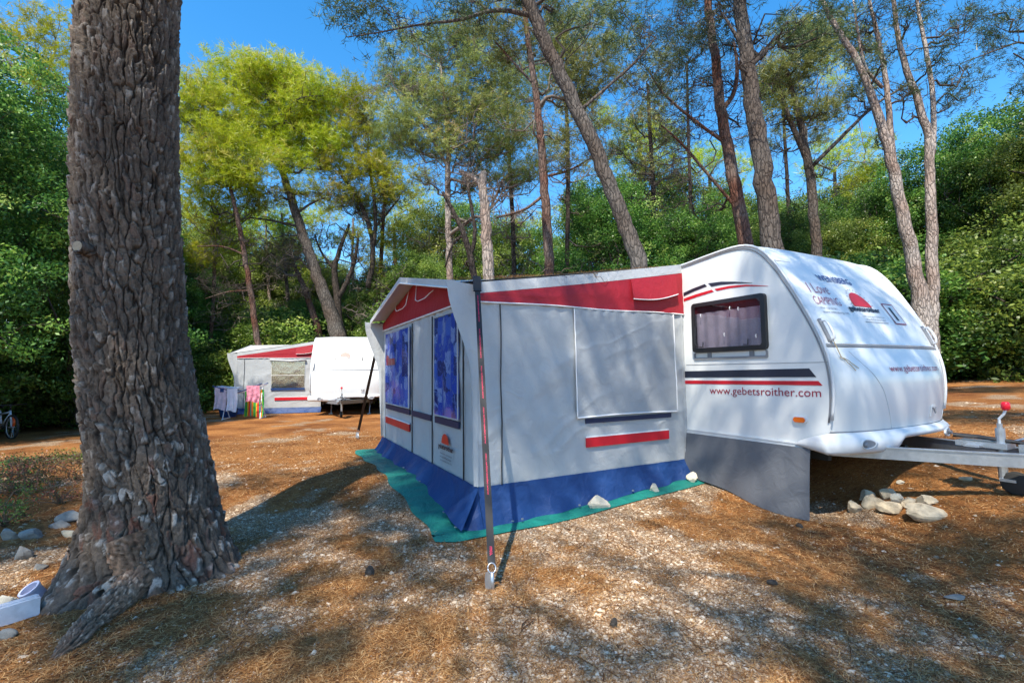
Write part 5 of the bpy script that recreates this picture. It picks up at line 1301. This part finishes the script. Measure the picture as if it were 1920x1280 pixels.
pine('dark smooth pine leaning left over the awning roof', [[(1202, 510, 38), (1180, 440, 35), (1152, 370, 33), (1125, 300, 32), (1090, 220, 31), (1055, 150, 30), (1020, 75, 29), (988, 0, 27), (950, -90, 24), (920, -180, 18)], [(1000, 30, 12), (930, 15, 9), (860, 40, 7), (790, 45, 5), (720, 60, 3), (650, 70, 2)], [(1085, 210, 8), (1130, 170, 7), (1190, 120, 6), (1230, 70, 4)]], 9, 'bark_grey',
     [(650, 20, 30), (700, 55, 24), (745, 20, 34), (800, 40, 28), (850, 10, 34), (900, 40, 26), (620, 5, 26), (960, -30, 50), (1040, 10, 30), (1100, 40, 26), (1150, 20, 36), (1190, 60, 26), (880, -40, 50), (1060, -60, 60), (690, -10, 30)], 'pine_dark', dead=5, dead_rng=(.5, .9), dens=.8, kit=PUFFS_THIN, seed=5, twig='twig_dark')  # overhanging needles: shade and backlight are put into their dark colour
pine('slender red-brown pine, upright beside the leaning dark one', [[(1031, 518, 22), (1026, 430, 21), (1020, 340, 19), (1014, 250, 17), (1004, 170, 15), (992, 90, 13), (982, 10, 11), (975, -60, 8)], [(1002, 160, 6), (960, 115, 5), (930, 80, 4)], [(1028, 330, 6), (1070, 320, 5), (1110, 295, 3)], [(1014, 370, 7), (985, 395, 6), (930, 408, 5)]], 12.5, 'bark_red',
     [(1080, 170, 55), (1040, 90, 50), (1110, 230, 38), (950, 60, 45), (1000, -10, 60), (1090, 110, 45), (900, 30, 45), (1120, 150, 38), (1070, 250, 26), (1060, 300, 28), (1120, 280, 26), (950, 110, 34), (1130, 90, 30), (1050, 30, 34)], 'pine_dry', dead=18, dead_rng=(.35, .9), dens=1.0, psize=.8, twigs=12, seed=6, twig='twig_grey', tint0=.4)
pine('broken pale pine stub with one snapped side branch', [[(917, 535, 26), (914, 460, 25), (909, 390, 22), (904, 345, 19), (906, 322, 14)], [(904, 352, 14), (893, 336, 13), (872, 326, 10), (861, 321, 6)]], 10.5, 'bark_pale', dead=3, dead_rng=(.7, .98), dead_len=.7, seed=7)
pine('thin pale pine trunk at the awning gable with a broad grey-green crown', [[(843, 540, 15), (841, 440, 14), (838, 350, 13), (842, 280, 11), (835, 200, 8), (825, 120, 6)], [(838, 310, 8), (800, 240, 7), (770, 200, 5), (740, 170, 3)]], 15, 'bark_pale',
     [(770, 150, 48), (820, 95, 50), (750, 215, 52), (850, 190, 60), (900, 130, 52), (830, 270, 50), (920, 215, 52), (960, 270, 45), (780, 270, 46), (730, 140, 30), (880, 80, 45), (745, 250, 38), (900, 290, 40), (800, 180, 50), (950, 160, 45), (860, 240, 50), (735, 95, 24), (790, 330, 30), (890, 340, 34), (960, 330, 30), (760, 60, 26), (860, 50, 34), (990, 330, 30)], 'pine_dry', dead=26, dead_rng=(.4, .95), dead_len=1.6, dens=1.15, psize=.8, twigs=14, seed=8, tint0=.5)
pine('low dark curving tree behind the strap top', [[(893, 545, 16), (884, 490, 15), (872, 440, 13), (852, 400, 10), (830, 360, 7)], [(882, 480, 10), (893, 440, 9), (884, 390, 8), (876, 340, 5)], [(872, 440, 7), (850, 450, 5), (835, 500, 4)]], 12, 'bark_dark', dead=9, dead_rng=(.4, .95), dead_len=1.1, seed=9, twig='twig_dark')
pine('thick brown pine leaning left behind the distant caravan', [[(640, 650, 38), (622, 590, 30), (600, 530, 26), (578, 470, 23), (558, 410, 20), (540, 355, 17), (522, 300, 12), (510, 240, 8)], [(556, 400, 6), (585, 380, 5), (610, 370, 3)], [(562, 425, 7), (520, 415, 5), (470, 408, 3)], [(598, 525, 6), (560, 480, 4), (530, 478, 3)]], 20, 'bark_grey',
     [(500, 165, 55), (550, 150, 48), (455, 190, 55), (590, 205, 52), (520, 230, 60), (470, 260, 55), (570, 270, 55), (430, 140, 45), (620, 270, 40), (530, 300, 48), (600, 160, 34), (480, 130, 40), (555, 200, 50)], 'pine_green', dead=14, dead_rng=(.35, .85), dead_len=2.4, dens=1.5, seed=10, twig='twig_dark', psize=1.25, tint0=.62)
pine('slim pine with a leaning brown trunk, left of the thick leaning one', [[(486, 660, 14), (476, 590, 13), (464, 510, 12), (452, 440, 11), (440, 385, 9), (425, 320, 6)], [(462, 480, 5), (420, 460, 4), (370, 462, 3)], [(470, 545, 4), (430, 545, 3), (385, 560, 2)]], 18, 'bark_red',
     [(400, 190, 50), (375, 230, 50), (420, 260, 50), (360, 300, 48), (410, 330, 52), (450, 330, 45), (370, 160, 38), (380, 360, 40), (440, 300, 40), (350, 200, 40), (395, 290, 45)], 'pine_green', dead=16, dead_rng=(.35, .9), dead_len=1.6, dens=1.4, seed=11, twig='twig_dark', psize=1.2, tint0=.6)
pine('short leaning pine with a dry brown top above the distant awning', [[(605, 655, 15), (592, 600, 15), (575, 550, 13), (560, 515, 10), (550, 495, 7)]], 21, 'bark_red', [(520, 470, 34), (545, 455, 26), (495, 480, 24), (560, 480, 20)], 'pine_dry', dead=10, dead_rng=(.5, .98), dead_len=1.4, dens=.7, seed=12, tint0=.72)
pine('many-stemmed dark tree between the distant caravan and the awning gable', [[(645, 655, 26), (635, 600, 18), (630, 540, 15), (626, 500, 12), (640, 460, 9), (655, 420, 6)], [(634, 560, 12), (655, 520, 10), (668, 480, 8), (672, 440, 5)], [(690, 540, 12), (702, 470, 11), (690, 410, 10), (665, 360, 8), (640, 330, 5)], [(702, 460, 9), (705, 400, 8), (696, 330, 7), (690, 280, 5)], [(700, 430, 6), (730, 395, 5), (750, 370, 3)], [(626, 505, 7), (600, 470, 5), (590, 440, 3)]], 21, 'bark_dark',
     [(650, 195, 42), (685, 190, 36), (660, 250, 46), (700, 240, 30), (640, 310, 44), (690, 310, 44), (720, 350, 34), (640, 370, 34), (670, 380, 34), (720, 280, 28), (668, 160, 22)], 'pine_green', dead=20, dead_rng=(.35, .95), dead_len=1.8, dens=1.4, seed=13, twig='twig_dark', psize=1.25, tint0=.6)
pine('sunlit yellow-green pine far behind, left of the reddish pine', [[(1190, 520, 12), (1195, 400, 11), (1205, 300, 8)]], 25, 'bark_dark', [(1200, 250, 44), (1245, 245, 36), (1170, 290, 36), (1270, 290, 30), (1140, 220, 32), (1220, 300, 40), (1160, 340, 30)], 'pine_green', dead=4, dens=.7, seed=14, psize=1.4, tint0=.62)
pine('sunlit yellow-green pine far behind the slim forked pine', [[(1572, 520, 10), (1568, 400, 9), (1565, 320, 7)]], 25, 'bark_dark', [(1560, 290, 38), (1600, 270, 36), (1640, 300, 34), (1530, 320, 30), (1610, 330, 30), (1545, 110, 26), (1570, 140, 26)], 'pine_green', dead=8, dead_len=1.8, dens=.6, seed=15, psize=1.4, tint0=.6)
pine('sunlit pine far behind, between the reddish and the tall grey pine', [[(1330, 520, 12), (1335, 400, 10), (1330, 330, 7)]], 26, 'bark_dark', [(1320, 300, 38), (1350, 280, 26), (1290, 340, 34), (1390, 310, 30), (1370, 350, 30), (1430, 180, 24)], 'pine_green', dead=8, dead_len=1.8, dens=.6, seed=16, psize=1.4, tint0=.6)
pine('pine outside the right edge reaching in with dark upper branches', [[(2010, 700, 30), (2005, 500, 26), (1995, 300, 22), (1990, 100, 18), (1985, -50, 12)], [(1995, 200, 8), (1930, 70, 6), (1880, 90, 4), (1800, 120, 2)], [(1990, 260, 7), (1950, 130, 5), (1900, 100, 3)]], 13, 'bark_grey',
     [(1880, 60, 34), (1845, 95, 24), (1910, 110, 28), (1905, 30, 40), (1840, 55, 22), (1860, 20, 26), (1920, 160, 18)], 'pine_dark', dead=0, dens=.7, kit=PUFFS_THIN, seed=17, twig='twig_dark')
pine('sunlit pine deep behind the distant awning', [[(420, 650, 10), (415, 520, 9), (408, 430, 7)]], 27, 'bark_red', [(400, 430, 44), (440, 410, 40), (370, 470, 44), (420, 490, 44), (460, 460, 36), (380, 540, 40), (350, 420, 40), (440, 540, 34)], 'pine_green', dead=6, dens=.7, seed=19, psize=1.5, tint0=.5)
pine('sunlit pine deep behind the distant caravan', [[(540, 650, 10), (530, 540, 9), (528, 450, 7)]], 28, 'bark_red', [(500, 410, 34), (540, 440, 36), (580, 420, 34), (510, 500, 36), (560, 520, 36), (600, 500, 34), (610, 560, 32), (470, 520, 34), (620, 400, 26)], 'pine_green', dead=6, dens=.65, seed=22, psize=1.5, tint0=.5)
pine('sunlit pine deep in the wood left of the awning gable', [[(745, 600, 10), (742, 500, 9), (738, 420, 7)]], 28, 'bark_red', [(730, 420, 34), (765, 400, 36), (790, 440, 34), (740, 470, 34), (800, 370, 30), (700, 500, 28), (880, 470, 34), (960, 440, 36), (930, 500, 30), (1000, 420, 30), (1060, 400, 34), (1100, 440, 34)], 'pine_green', dead=6, dens=.65, seed=23, psize=1.5, tint0=.5)
pine('yellow-green pine behind the oaks at the upper left corner', [[(60, 700, 16), (70, 400, 13), (75, 150, 9)]], 16, 'bark_dark', [(50, 70, 45), (95, 45, 45), (30, 130, 45), (110, 100, 40), (10, 60, 36), (120, 150, 34), (70, 150, 44)], 'pine_green', dead=4, dens=.8, seed=18, psize=1.2, tint0=.55)

pine('dense green pine in the second row, between the stub and the slender red-brown pine', [[(965, 540, 11), (962, 420, 10), (955, 300, 9), (950, 180, 7)]], 18, 'bark_dark', [(940, 200, 42), (985, 240, 42), (930, 270, 38), (1000, 180, 38), (960, 120, 42), (1010, 300, 34), (955, 330, 30), (905, 330, 28)], 'pine_dry', dead=14, dead_len=1.6, dens=.9, seed=30, psize=.95, tint0=.55)
pine('green pine filling the gap right of the leaning dark pine', [[(1232, 500, 12), (1228, 400, 11), (1220, 280, 9), (1215, 160, 7)]], 19, 'bark_dark', [(1190, 220, 40), (1235, 180, 40), (1160, 280, 36), (1250, 250, 40), (1210, 320, 34), (1270, 330, 30), (1180, 150, 34), (1240, 110, 34)], 'pine_dry', dead=16, dead_len=1.8, dens=.75, seed=31, psize=1.0, tint0=.5, twig='twig_dark')
pine('tall green pine in the second row, behind the slender red-brown pine', [[(1062, 520, 11), (1066, 400, 10), (1064, 250, 9), (1060, 120, 7)]], 17, 'bark_dark', [(1060, 60, 44), (1100, 20, 40), (1110, 320, 30), (1030, 130, 40), (1085, 200, 34), (1150, 90, 40), (1140, 10, 40), (1040, 260, 28)], 'pine_dry', dead=14, dead_len=1.6, dens=.8, seed=32, psize=.95, tint0=.5)
pine('thin dark pine in the second row, right of the tall grey pine', [[(1482, 520, 10), (1480, 420, 9), (1474, 300, 8), (1468, 200, 6)]], 18, 'bark_dark', [(1470, 180, 36), (1505, 220, 34), (1450, 130, 34), (1500, 140, 36), (1460, 260, 30), (1540, 250, 30), (1520, 60, 38), (1470, 60, 34), (1570, 210, 28)], 'pine_dry', dead=16, dead_len=1.6, dens=.75, seed=33, psize=.95, tint0=.5, twig='twig_dark')
pine('thin dark pine in the second row, behind the reddish pine', [[(1300, 520, 9), (1296, 400, 8), (1290, 250, 7), (1288, 120, 5)]], 17, 'bark_dark', [(1290, 90, 38), (1330, 60, 34), (1255, 60, 34), (1300, 180, 28), (1350, 130, 24), (1270, 10, 38), (1400, 250, 20)], 'pine_dark', dead=18, dead_len=1.8, dens=.8, kit=PUFFS_THIN, seed=34, twig='twig_dark')
pine('green pine reaching low, left of the awning gable', [[(705, 620, 11), (712, 520, 10), (718, 430, 8), (722, 350, 6)]], 22, 'bark_red', [(700, 400, 34), (735, 370, 34), (690, 450, 32), (745, 440, 32), (720, 310, 30), (760, 350, 28), (700, 500, 30)], 'pine_green', dead=10, dead_len=1.8, dens=.8, seed=35, psize=1.1, tint0=.5)
pine('yellow-green pine hanging low behind the slim leaning one', [[(395, 650, 9), (400, 540, 8), (404, 440, 7)]], 20, 'bark_red', [(380, 420, 40), (430, 400, 38), (360, 480, 36), (410, 470, 34), (450, 440, 30), (360, 380, 34), (500, 380, 34), (470, 370, 34), (590, 360, 34), (540, 365, 30)], 'pine_green', dead=14, dead_len=1.8, dens=.9, seed=36, psize=1.1, tint0=.58)
pine('slim grey trunk with a sparse crown above the distant caravan roof', [[(545, 650, 9), (540, 560, 8), (532, 470, 7), (528, 400, 5)]], 24, 'bark_grey', [(520, 420, 28), (555, 400, 26), (500, 450, 24)], 'pine_green', dead=12, dead_len=2.0, dens=.7, seed=37, psize=1.2, tint0=.55, twig='twig_grey')
pine('far slim trunk between the two leaning pines at left', [[(512, 655, 8), (505, 560, 7), (500, 470, 6), (498, 400, 4)]], 25, 'bark_pale', [(495, 410, 26), (470, 430, 22)], 'pine_green', dead=10, dead_len=2.0, dens=.7, seed=38, psize=1.2, tint0=.55)
pine('far slim trunk right of the many-stemmed dark tree', [[(668, 640, 8), (664, 560, 7), (660, 480, 6), (662, 410, 4)]], 25, 'bark_pale', [(655, 430, 24), (620, 450, 24)], 'pine_green', dead=10, dead_len=2.0, dens=.7, seed=39, psize=1.2, tint0=.55)
pine('slim far pine behind the pale double trunk', [[(1640, 540, 9), (1636, 420, 8), (1630, 330, 6)]], 21, 'bark_dark', [(1620, 330, 32), (1660, 310, 30), (1600, 350, 28), (1690, 330, 26), (1640, 260, 26)], 'pine_green', dead=12, dead_len=1.8, dens=.6, seed=41, psize=1.1, tint0=.45, twig='twig_dark')

# ------------------------------------------------------------------ broadleaf oaks and bushes: four crowns, copied
def oak_proto(kind, seed, mat):
    rg = np.random.default_rng(seed); 
    if kind == 'tall': H, rx, z0 = 8.0, 2.1, 1.2; nb = 20; rb = (.75, 1.25)
    else: H, rx, z0 = 2.8, 1.6, .15; nb = 11; rb = (.55, .95)
    t = empty('oak_tree' if kind == 'tall' else 'bush', (0, 0, 0)); mb = MB(); C = []; T = []
    ns = 3 if kind == 'tall' else 5; stems = []
    for k in range(ns):
        e = np.array([*(rg.standard_normal(2) * rx * .35), H * rg.uniform(.65, .85)]); q = wiggle(np.array([rg.uniform(-.2, .2), rg.uniform(-.2, .2), -.1]), e, 12, .7, rg); stems.append(q)
        mb.tube(q, np.linspace(.11 if kind == 'tall' else .04, .02, 12), 7, cap=False)
    mb.build('trunk', M['bark_dark'], t, smooth=True)
    lb = MB()
    for k in range(nb):
        hz = (k + .5) / nb; zz = z0 + (H - z0) * hz; w = rx * (1 - .75 * max(0, hz - .45) ** 1.2 * 1.6) * (1.0 if hz > .1 else .9); th = k * 2.4 + rg.uniform(-.4, .4)
        c = np.array([math.cos(th), math.sin(th), 0]) * w * rg.uniform(.35, .95); c[2] = zz; r = rg.uniform(*rb)
        st = stems[k % ns]; s_ = st[min(11, int(11 * hz * .9) + 1)]; limb = wiggle(s_, c, 7, .8, rg, -.05); lb.tube(limb, np.linspace(.035, .012, 7), 5, cap=False)
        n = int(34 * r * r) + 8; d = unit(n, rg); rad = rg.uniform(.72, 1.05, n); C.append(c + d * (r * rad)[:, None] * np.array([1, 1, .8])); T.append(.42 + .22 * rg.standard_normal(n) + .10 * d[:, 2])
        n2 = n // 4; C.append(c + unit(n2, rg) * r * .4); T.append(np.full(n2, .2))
        for j in range(7): lb.tube(wiggle(limb[rg.integers(2, 7)], C[-2][j], 4, .6, rg), np.linspace(.012, .005, 4), 4, cap=False)
    lb.build('branches', M['twig_dark'], t, smooth=True)
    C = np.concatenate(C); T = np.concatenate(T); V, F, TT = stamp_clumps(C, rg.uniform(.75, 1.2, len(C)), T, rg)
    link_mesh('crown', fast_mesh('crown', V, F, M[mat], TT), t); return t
PROTO = {'tall0': oak_proto('tall', 1, 'oak'), 'tall1': oak_proto('tall', 2, 'oak'), 'tall2': oak_proto('tall', 3, 'oak_light'), 'bush0': oak_proto('bush', 4, 'oak'), 'bush1': oak_proto('bush', 5, 'oak_light'), 'bush2': oak_proto('bush', 6, 'oak')}
_used = set()
def place(kind, px, depth, h, label, wide=1.0, rot=None, group=None):
    x = (px - 960) / FPX * depth; z = float(ground_z(x, depth)); pr = PROTO[kind]
    if kind in _used:
        o = pr.copy(); COL.objects.link(o)
        for ch in list(pr.children):
            c = ch.copy(); COL.objects.link(c); c.parent = o
    else: o = pr; _used.add(kind)
    s = h / (8.0 if kind[0] == 't' else 2.8)
    o.location = (x, depth, z - .05); o.scale = (s * wide, s * wide, s); o.rotation_euler = (0, 0, rot if rot is not None else (px * 1.7) % 6.28)
    o['label'] = label; o['category'] = 'tree' if kind[0] == 't' else 'bush'; o['group'] = group or ('oaks of the wood' if kind[0] == 't' else 'bushes under the pines')
    return o
def where(px):
    for lim, tx in ((60, 'at the far left edge'), (150, 'just left of the big pine'), (330, 'behind the big pine trunk'), (430, 'just right of the big pine'), (520, 'above the distant awning'), (610, 'behind the distant awning'), (700, 'behind the distant caravan'), (790, 'left of the awning gable'),
                    (880, 'behind the awning gable'), (960, 'behind the broken pale stub'), (1040, 'behind the slender red-brown pine'), (1130, 'left of the leaning dark pine'), (1230, 'behind the foot of the leaning pine'), (1330, 'behind the awning and caravan joint'), (1430, 'behind the caravan roof peak'),
                    (1530, 'right of the tall grey pine'), (1620, 'behind the caravan nose'), (1700, 'left of the pale double trunk'), (1790, 'right of the pale double trunk'), (1860, 'near the right edge'), (9999, 'at the right edge')):
        if px < lim: return tx
seen = {}
def lab(base, px, depth):
    s = base + ' ' + where(px); seen[s] = seen.get(s, 0) + 1
    return s + ['', ', second from the front', ', third from the front', ', fourth from the front', ', fifth from the front', ', sixth from the front'][seen[s] - 1]
for kind, px, dp, h, w in sorted([
    ('tall0', -130, 9.0, 7.5, 1.0), ('tall1', 25, 11.5, 8.2, .85), ('tall2', 110, 15, 8.8, .9), ('tall0', 175, 11.5, 6.6, .8), ('tall1', 240, 18, 9.0, 1.0), ('tall0', -20, 15, 8.5, 1.0), ('tall1', -320, 10, 8, 1.1),
    ('tall2', 375, 22, 5.8, 1.2), ('tall0', 330, 20, 6.4, .9), ('tall2', 450, 26, 6.0, 1.2), ('tall1', 530, 27, 6.2, 1.1), ('tall2', 560, 23.5, 4.9, 1.2), ('tall2', 690, 23, 5.6, 1.1), ('tall0', 760, 23, 6.6, 1.1), ('tall2', 715, 27, 7.0, 1.1), ('tall2', 640, 29, 6.2, 1.3), ('tall2', 400, 25, 7.4, 1.2), ('tall2', 590, 31, 8.2, 1.2), ('tall2', 480, 32, 8.8, 1.3), ('tall2', 775, 22, 6.8, 1.1),
    ('tall2', 800, 27, 10.6, .8), ('tall2', 880, 28, 11.4, .8), ('tall2', 940, 26, 9.4, .9), ('tall2', 1010, 27, 9.2, .9), ('tall1', 1100, 26, 11.0, .8), ('tall2', 1180, 25, 10.6, .8), ('tall1', 1260, 26, 11.5, .8), ('tall2', 1350, 26, 10.4, .8), ('tall2', 1440, 25, 9.4, .9), ('tall2', 1500, 26, 9.6, .9), ('tall1', 1570, 25, 9.4, .9), ('tall2', 1640, 25, 10.4, .9),
    ('tall2', 370, 23, 8.4, .9), ('tall2', 430, 27, 9.6, .9), ('tall2', 500, 26, 8.2, .9), ('tall2', 555, 28, 9.2, .9), ('tall2', 620, 27, 7.6, .9), ('tall2', 700, 25, 6.6, .9), ('tall2', 860, 24, 5.6, 1.1), ('tall0', 950, 26, 6.2, 1.1), ('tall2', 985, 21, 4.9, 1.2), ('tall1', 1070, 24, 7.4, 1.1), ('tall0', 1150, 18, 7.6, 1.1), ('tall1', 1240, 20, 7.9, 1.1), ('tall0', 1310, 17, 6.4, 1.1), ('tall1', 1390, 21, 7.4, 1.1), ('tall0', 1470, 18, 6.4, 1.1),
    ('tall1', 1540, 22, 7.6, 1.1), ('tall2', 1600, 19, 6.2, 1.1), ('tall1', 1665, 19.5, 7.8, 1.0), ('tall0', 1790, 17.5, 8.6, 1.0), ('tall2', 1835, 21, 9.4, 1.1), ('tall1', 1880, 16, 7.9, 1.0), ('tall0', 1960, 17, 9.6, 1.1), ('tall2', 2050, 14, 7.6, 1.1), ('tall1', 1720, 24, 8.4, 1.1), ('tall2', 2200, 13, 8, 1.2)], key=lambda q: q[2]):
    base = {'tall0': 'dark green oak', 'tall1': 'dense holm oak', 'tall2': 'light green oak'}[kind]
    place(kind, px, dp, h, lab(base, px, dp), w)
for kind, px, dp, h, w in sorted([
    ('bush0', -110, 10.6, 1.9, 1.1), ('bush2', 60, 12.5, 2.6, 1.1), ('bush0', 140, 12.3, 2.2, 1.2), ('bush2', -260, 8.5, 2.6, 1.2), ('bush1', 375, 19, 2.3, 1.2), ('bush0', 420, 22.5, 3.4, 1.3), ('bush1', 500, 21, 3.6, 1.3), ('bush1', 570, 21.5, 3.6, 1.4), ('bush0', 655, 25, 3.8, 1.3), ('bush1', 712, 25.5, 4.6, 1.2), ('bush1', 790, 20, 3.9, 1.2), ('bush1', 540, 25, 4.2, 1.4), ('bush1', 610, 26, 4.6, 1.4), ('bush1', 455, 23, 4.0, 1.4),
    ('bush0', 830, 20, 3.6, 1.5), ('bush1', 900, 21, 3.8, 1.5), ('bush1', 965, 18.5, 3.4, 1.4), ('bush0', 1050, 19, 3.5, 1.6), ('bush2', 1130, 16.5, 3.4, 1.5), ('bush0', 1230, 15.5, 3.7, 1.4), ('bush2', 1310, 15, 3.2, 1.5), ('bush0', 1400, 16.5, 3.6, 1.5), ('bush1', 1500, 15.5, 3.1, 1.4), ('bush2', 1580, 16.0, 3.6, 1.5), ('bush0', 1650, 15.5, 3.6, 1.4),
    ('bush2', 1705, 15.5, 2.9, 1.4), ('bush0', 1785, 15.5, 2.6, 1.3), ('bush1', 1830, 14.4, 3.0, 1.2), ('bush1', 1905, 13.4, 2.6, 1.2), ('bush0', 1870, 15.2, 3.8, 1.3), ('bush1', 1975, 12.5, 3.6, 1.2), ('bush2', 2080, 12, 3, 1.3), ('bush2', 200, 15, 3.4, 1.3), ('bush0', 280, 20, 3.8, 1.3)], key=lambda q: q[2]):
    base = {'bush0': 'dark leafy bush', 'bush1': 'light green leafy bush', 'bush2': 'dense dark bush'}[kind]
    place(kind, px, dp, h, lab(base, px, dp), w)
for k, o in PROTO.items():
    if k not in _used: pass

# low weeds and twiggy shoots on the left bank
def weed(px, py, s, mk, lb, seed):
    p = on_ground(px, py); rg = np.random.default_rng(seed); t = thing('small_shrub', p, lb, 'shrub', 'low growth on the left bank'); mb = MB(); C = []
    for k in range(16):
        th = rg.random() * 6.28; e = p + np.array([math.cos(th) * s * rg.uniform(.3, 1), math.sin(th) * s * rg.uniform(.3, 1), s * rg.uniform(.15, .8)]); q = wiggle(p.copy(), e, 7, .8, rg, .08); mb.tube(q, np.linspace(.006, .002, 7), 4, cap=False); C += [q[6], q[4], q[5]]
    mb.build('stems', M['dirt_twig'], t, smooth=True); C = np.array(C)
    V, F, TT = stamp_clumps(C, rg.uniform(.2, .36, len(C)), .5 + .3 * rg.standard_normal(len(C)), rg)
    k = rg.random(len(F)) < .18; link_mesh('leaves', fast_mesh('leaves', V - p, F[k], M[mk], TT), t)
for i, (px, py, s, mk, lb) in enumerate([(30, 925, .50, 'weed', 'low dry shrub at the left edge above the stones'), (75, 905, .40, 'weed', 'red-tinged weed left of the big pine'), (140, 900, .30, 'weed', 'small reddish weed against the big pine'), (110, 945, .34, 'weed', 'thin dry shoot hanging over the grey stones'),
        (-25, 935, .5, 'oak', 'green shrub cut by the left edge below the bicycle'), (45, 890, .28, 'weed', 'reddish low weed below the bicycle'), (150, 870, .35, 'oak', 'small green weed beside the pine behind the stones'), (10, 985, .4, 'oak', 'dark green shoots among the left stones')]): weed(px, py, s, mk, lb, 40 + i)

# ------------------------------------------------------------------ the pines behind the photographer, whose crowns dapple the pitch
def shade_pine(label, base, top, crown_pts, seed, mat='pine_dark', dens=1.0, n_twig=5):
    rg = np.random.default_rng(seed + 900); base = np.array(base, float); base[2] = float(ground_z(base[0], base[1])); top = np.array(top, float)
    t = thing('pine_tree', base, label, 'tree', 'pines standing around the pitch'); mb = MB(); P = wiggle(base - [0, 0, .1], top, 14, .25, rg); mb.tube(P, np.linspace(.24, .06, 14), 12); mb.build('trunk', M['bark_grey'], t, smooth=True)
    lb = MB(); C = []; T = []
    for c, r in crown_pts:
        c = np.array(c, float); h = np.linalg.norm((P - c)[:, :2], axis=1); i = int(np.argmin(h + 1.2 * np.abs(P[:, 2] - (c[2] - h * .5)))); limb = wiggle(P[i], c, 9, .7, rg, -.04); lb.tube(limb, np.linspace(.020, .008, 9), 6, cap=False)
        n = int(max(6, 48 * dens * (r / .8) ** 2)); d = unit(n, rg); pc = c + d * (r * rg.random(n)[:, None] ** .4) * np.array([1.1, 1.1, .6]); C.append(pc); T.append(.45 + .2 * rg.standard_normal(n))
        for k in range(min(n, n_twig)): lb.tube(wiggle(limb[rg.integers(3, 9)], pc[k], 5, .7, rg), np.linspace(.009, .004, 5), 4, cap=False)
    lb.build('branches', M['twig_dark'], t, smooth=True); C = np.concatenate(C); T = np.concatenate(T)
    V, F, TT = stamp_puffs(C, rg.uniform(.8, 1.2, len(C)), T, PUFFS, rg); link_mesh('crown', fast_mesh('crown', V - base, F, M[mat], TT), t)
def shade_at(px, py, h, z=None):
    """crown point h metres up that shades the ground at this pixel"""
    p = on_ground(px, py); return p + sunv * (h / sunv[2])
SH = []
for px, py, h, r in [  # patches of shade on the ground, each from a crown lobe overhead
    (560, 980, 8.5, .40), (680, 1000, 8.0, .38), (470, 900, 9.0, .3), (760, 930, 9.2, .5), (820, 1010, 8.4, .4), (400, 1100, 8.0, .4), (560, 1120, 8.4, .3), (770, 1080, 8.2, .28), (1000, 1230, 7.6, .25), (1250, 1200, 8.0, .32), (300, 1230, 8, .35), (560, 1250, 8, .25), (700, 870, 8.8, .5), (250, 1150, 8, .4)]:
    SH.append((shade_at(px, py, h), r))
for px, py, h, r in [(60, 1020, 8.4, .6), (20, 930, 8.8, .6), (110, 1120, 8.0, .4), (100, 860, 9, .5), (-60, 1000, 8.5, .7), (40, 810, 9.3, .7)]: SH.append((shade_at(px, py, h), r))
for z_, h, r in [(.9, 8.6, .34), (1.7, 8.2, .34), (2.5, 8.9, .36), (3.3, 9.3, .34)]:
    SH.append((np.array([-2.65, 3.1, z_]) + sunv * ((h - z_) / sunv[2]), r))
A_ = [s for s in SH if s[0][0] < -2.3]; B_ = [s for s in SH if s[0][0] >= -2.3]
if A_: shade_pine('pine with a spreading crown behind the photographer at the left', (-4.6, -4.0, 0), (-4.2, -4.0, 10.5), A_, 1, n_twig=3)
shade_pine('pine with an open crown straight behind the photographer', (-1.2, -4.6, 0), (-1.0, -4.4, 11), B_, 2, n_twig=3)
C_ = []
for (a, w, z), h, r in [((0, 2.35, 1.5), 8.0, .26), ((0, 1.75, 1.0), 8.4, .24), ((0, 1.25, 1.65), 7.8, .22), ((0, .95, .7), 8.2, .20), ((0, .45, 1.3), 8.5, .18), ((0, 2.1, .5), 8.3, .20),
                        ((1.0, 0, 1.55), 8.6, .20), ((.55, 0, .75), 8.0, .22), ((1.25, 0, .95), 8.3, .20), ((1.2, -.4, 2.2), 7.7, .25), ((1.4, -.7, 1.85), 8.0, .22), ((1.55, -1.2, 1.35), 8.4, .22), ((1.6, -1.75, 1.0), 8.0, .25), ((1.6, -.4, 1.0), 8.3, .24), ((1.3, -1.6, 2.0), 8.6, .28), ((1.62, -1.1, .75), 8.1, .2), ((1.0, -1.1, 2.5), 8.4, .3),
                        ((-3.2, 2.8, .7), 8, .45), ((-1.6, 2.8, 1.7), 8.2, .55), ((-.8, 2.8, 1.5), 8.3, .45), ((-2.6, 2.8, 1.9), 8.4, .5), ((-.3, 2.8, 1.1), 8.0, .35), ((-1.2, 2.71, 1.0), 7.5, .5), ((-2.2, 2.8, .3), 7.9, .45), ((-.5, 2.8, .6), 7.7, .45), ((-.9, 3.1, 0), 8.0, .35)]:
    p = F1.P(a, w, z).ravel(); C_.append((p + sunv * ((h - z) / sunv[2]), r))
shade_pine('tall thin-crowned pine behind the photographer at the right', (1.9, -3.6, 0), (1.6, -3.4, 10.5), C_, 3, dens=1.8, n_twig=6)
D_ = []
for px, py, h, r in [(1720, 1080, 8.8, .4), (1800, 1200, 8.3, .45), (1500, 1000, 9.0, .2), (1880, 1020, 8.6, .4), (1620, 1230, 8, .3), (1430, 1150, 8.8, .18), (1850, 780, 9, .7), (1900, 850, 8.6, .45), (1840, 730, 9.5, .9)]:
    D_.append((shade_at(px, py, h), r))
shade_pine('pine with an open crown off to the right of the photographer', (4.6, -3.2, 0), (4.0, -3.2, 10.5), D_, 4, n_twig=4)
# crown of the big pine, above the frame
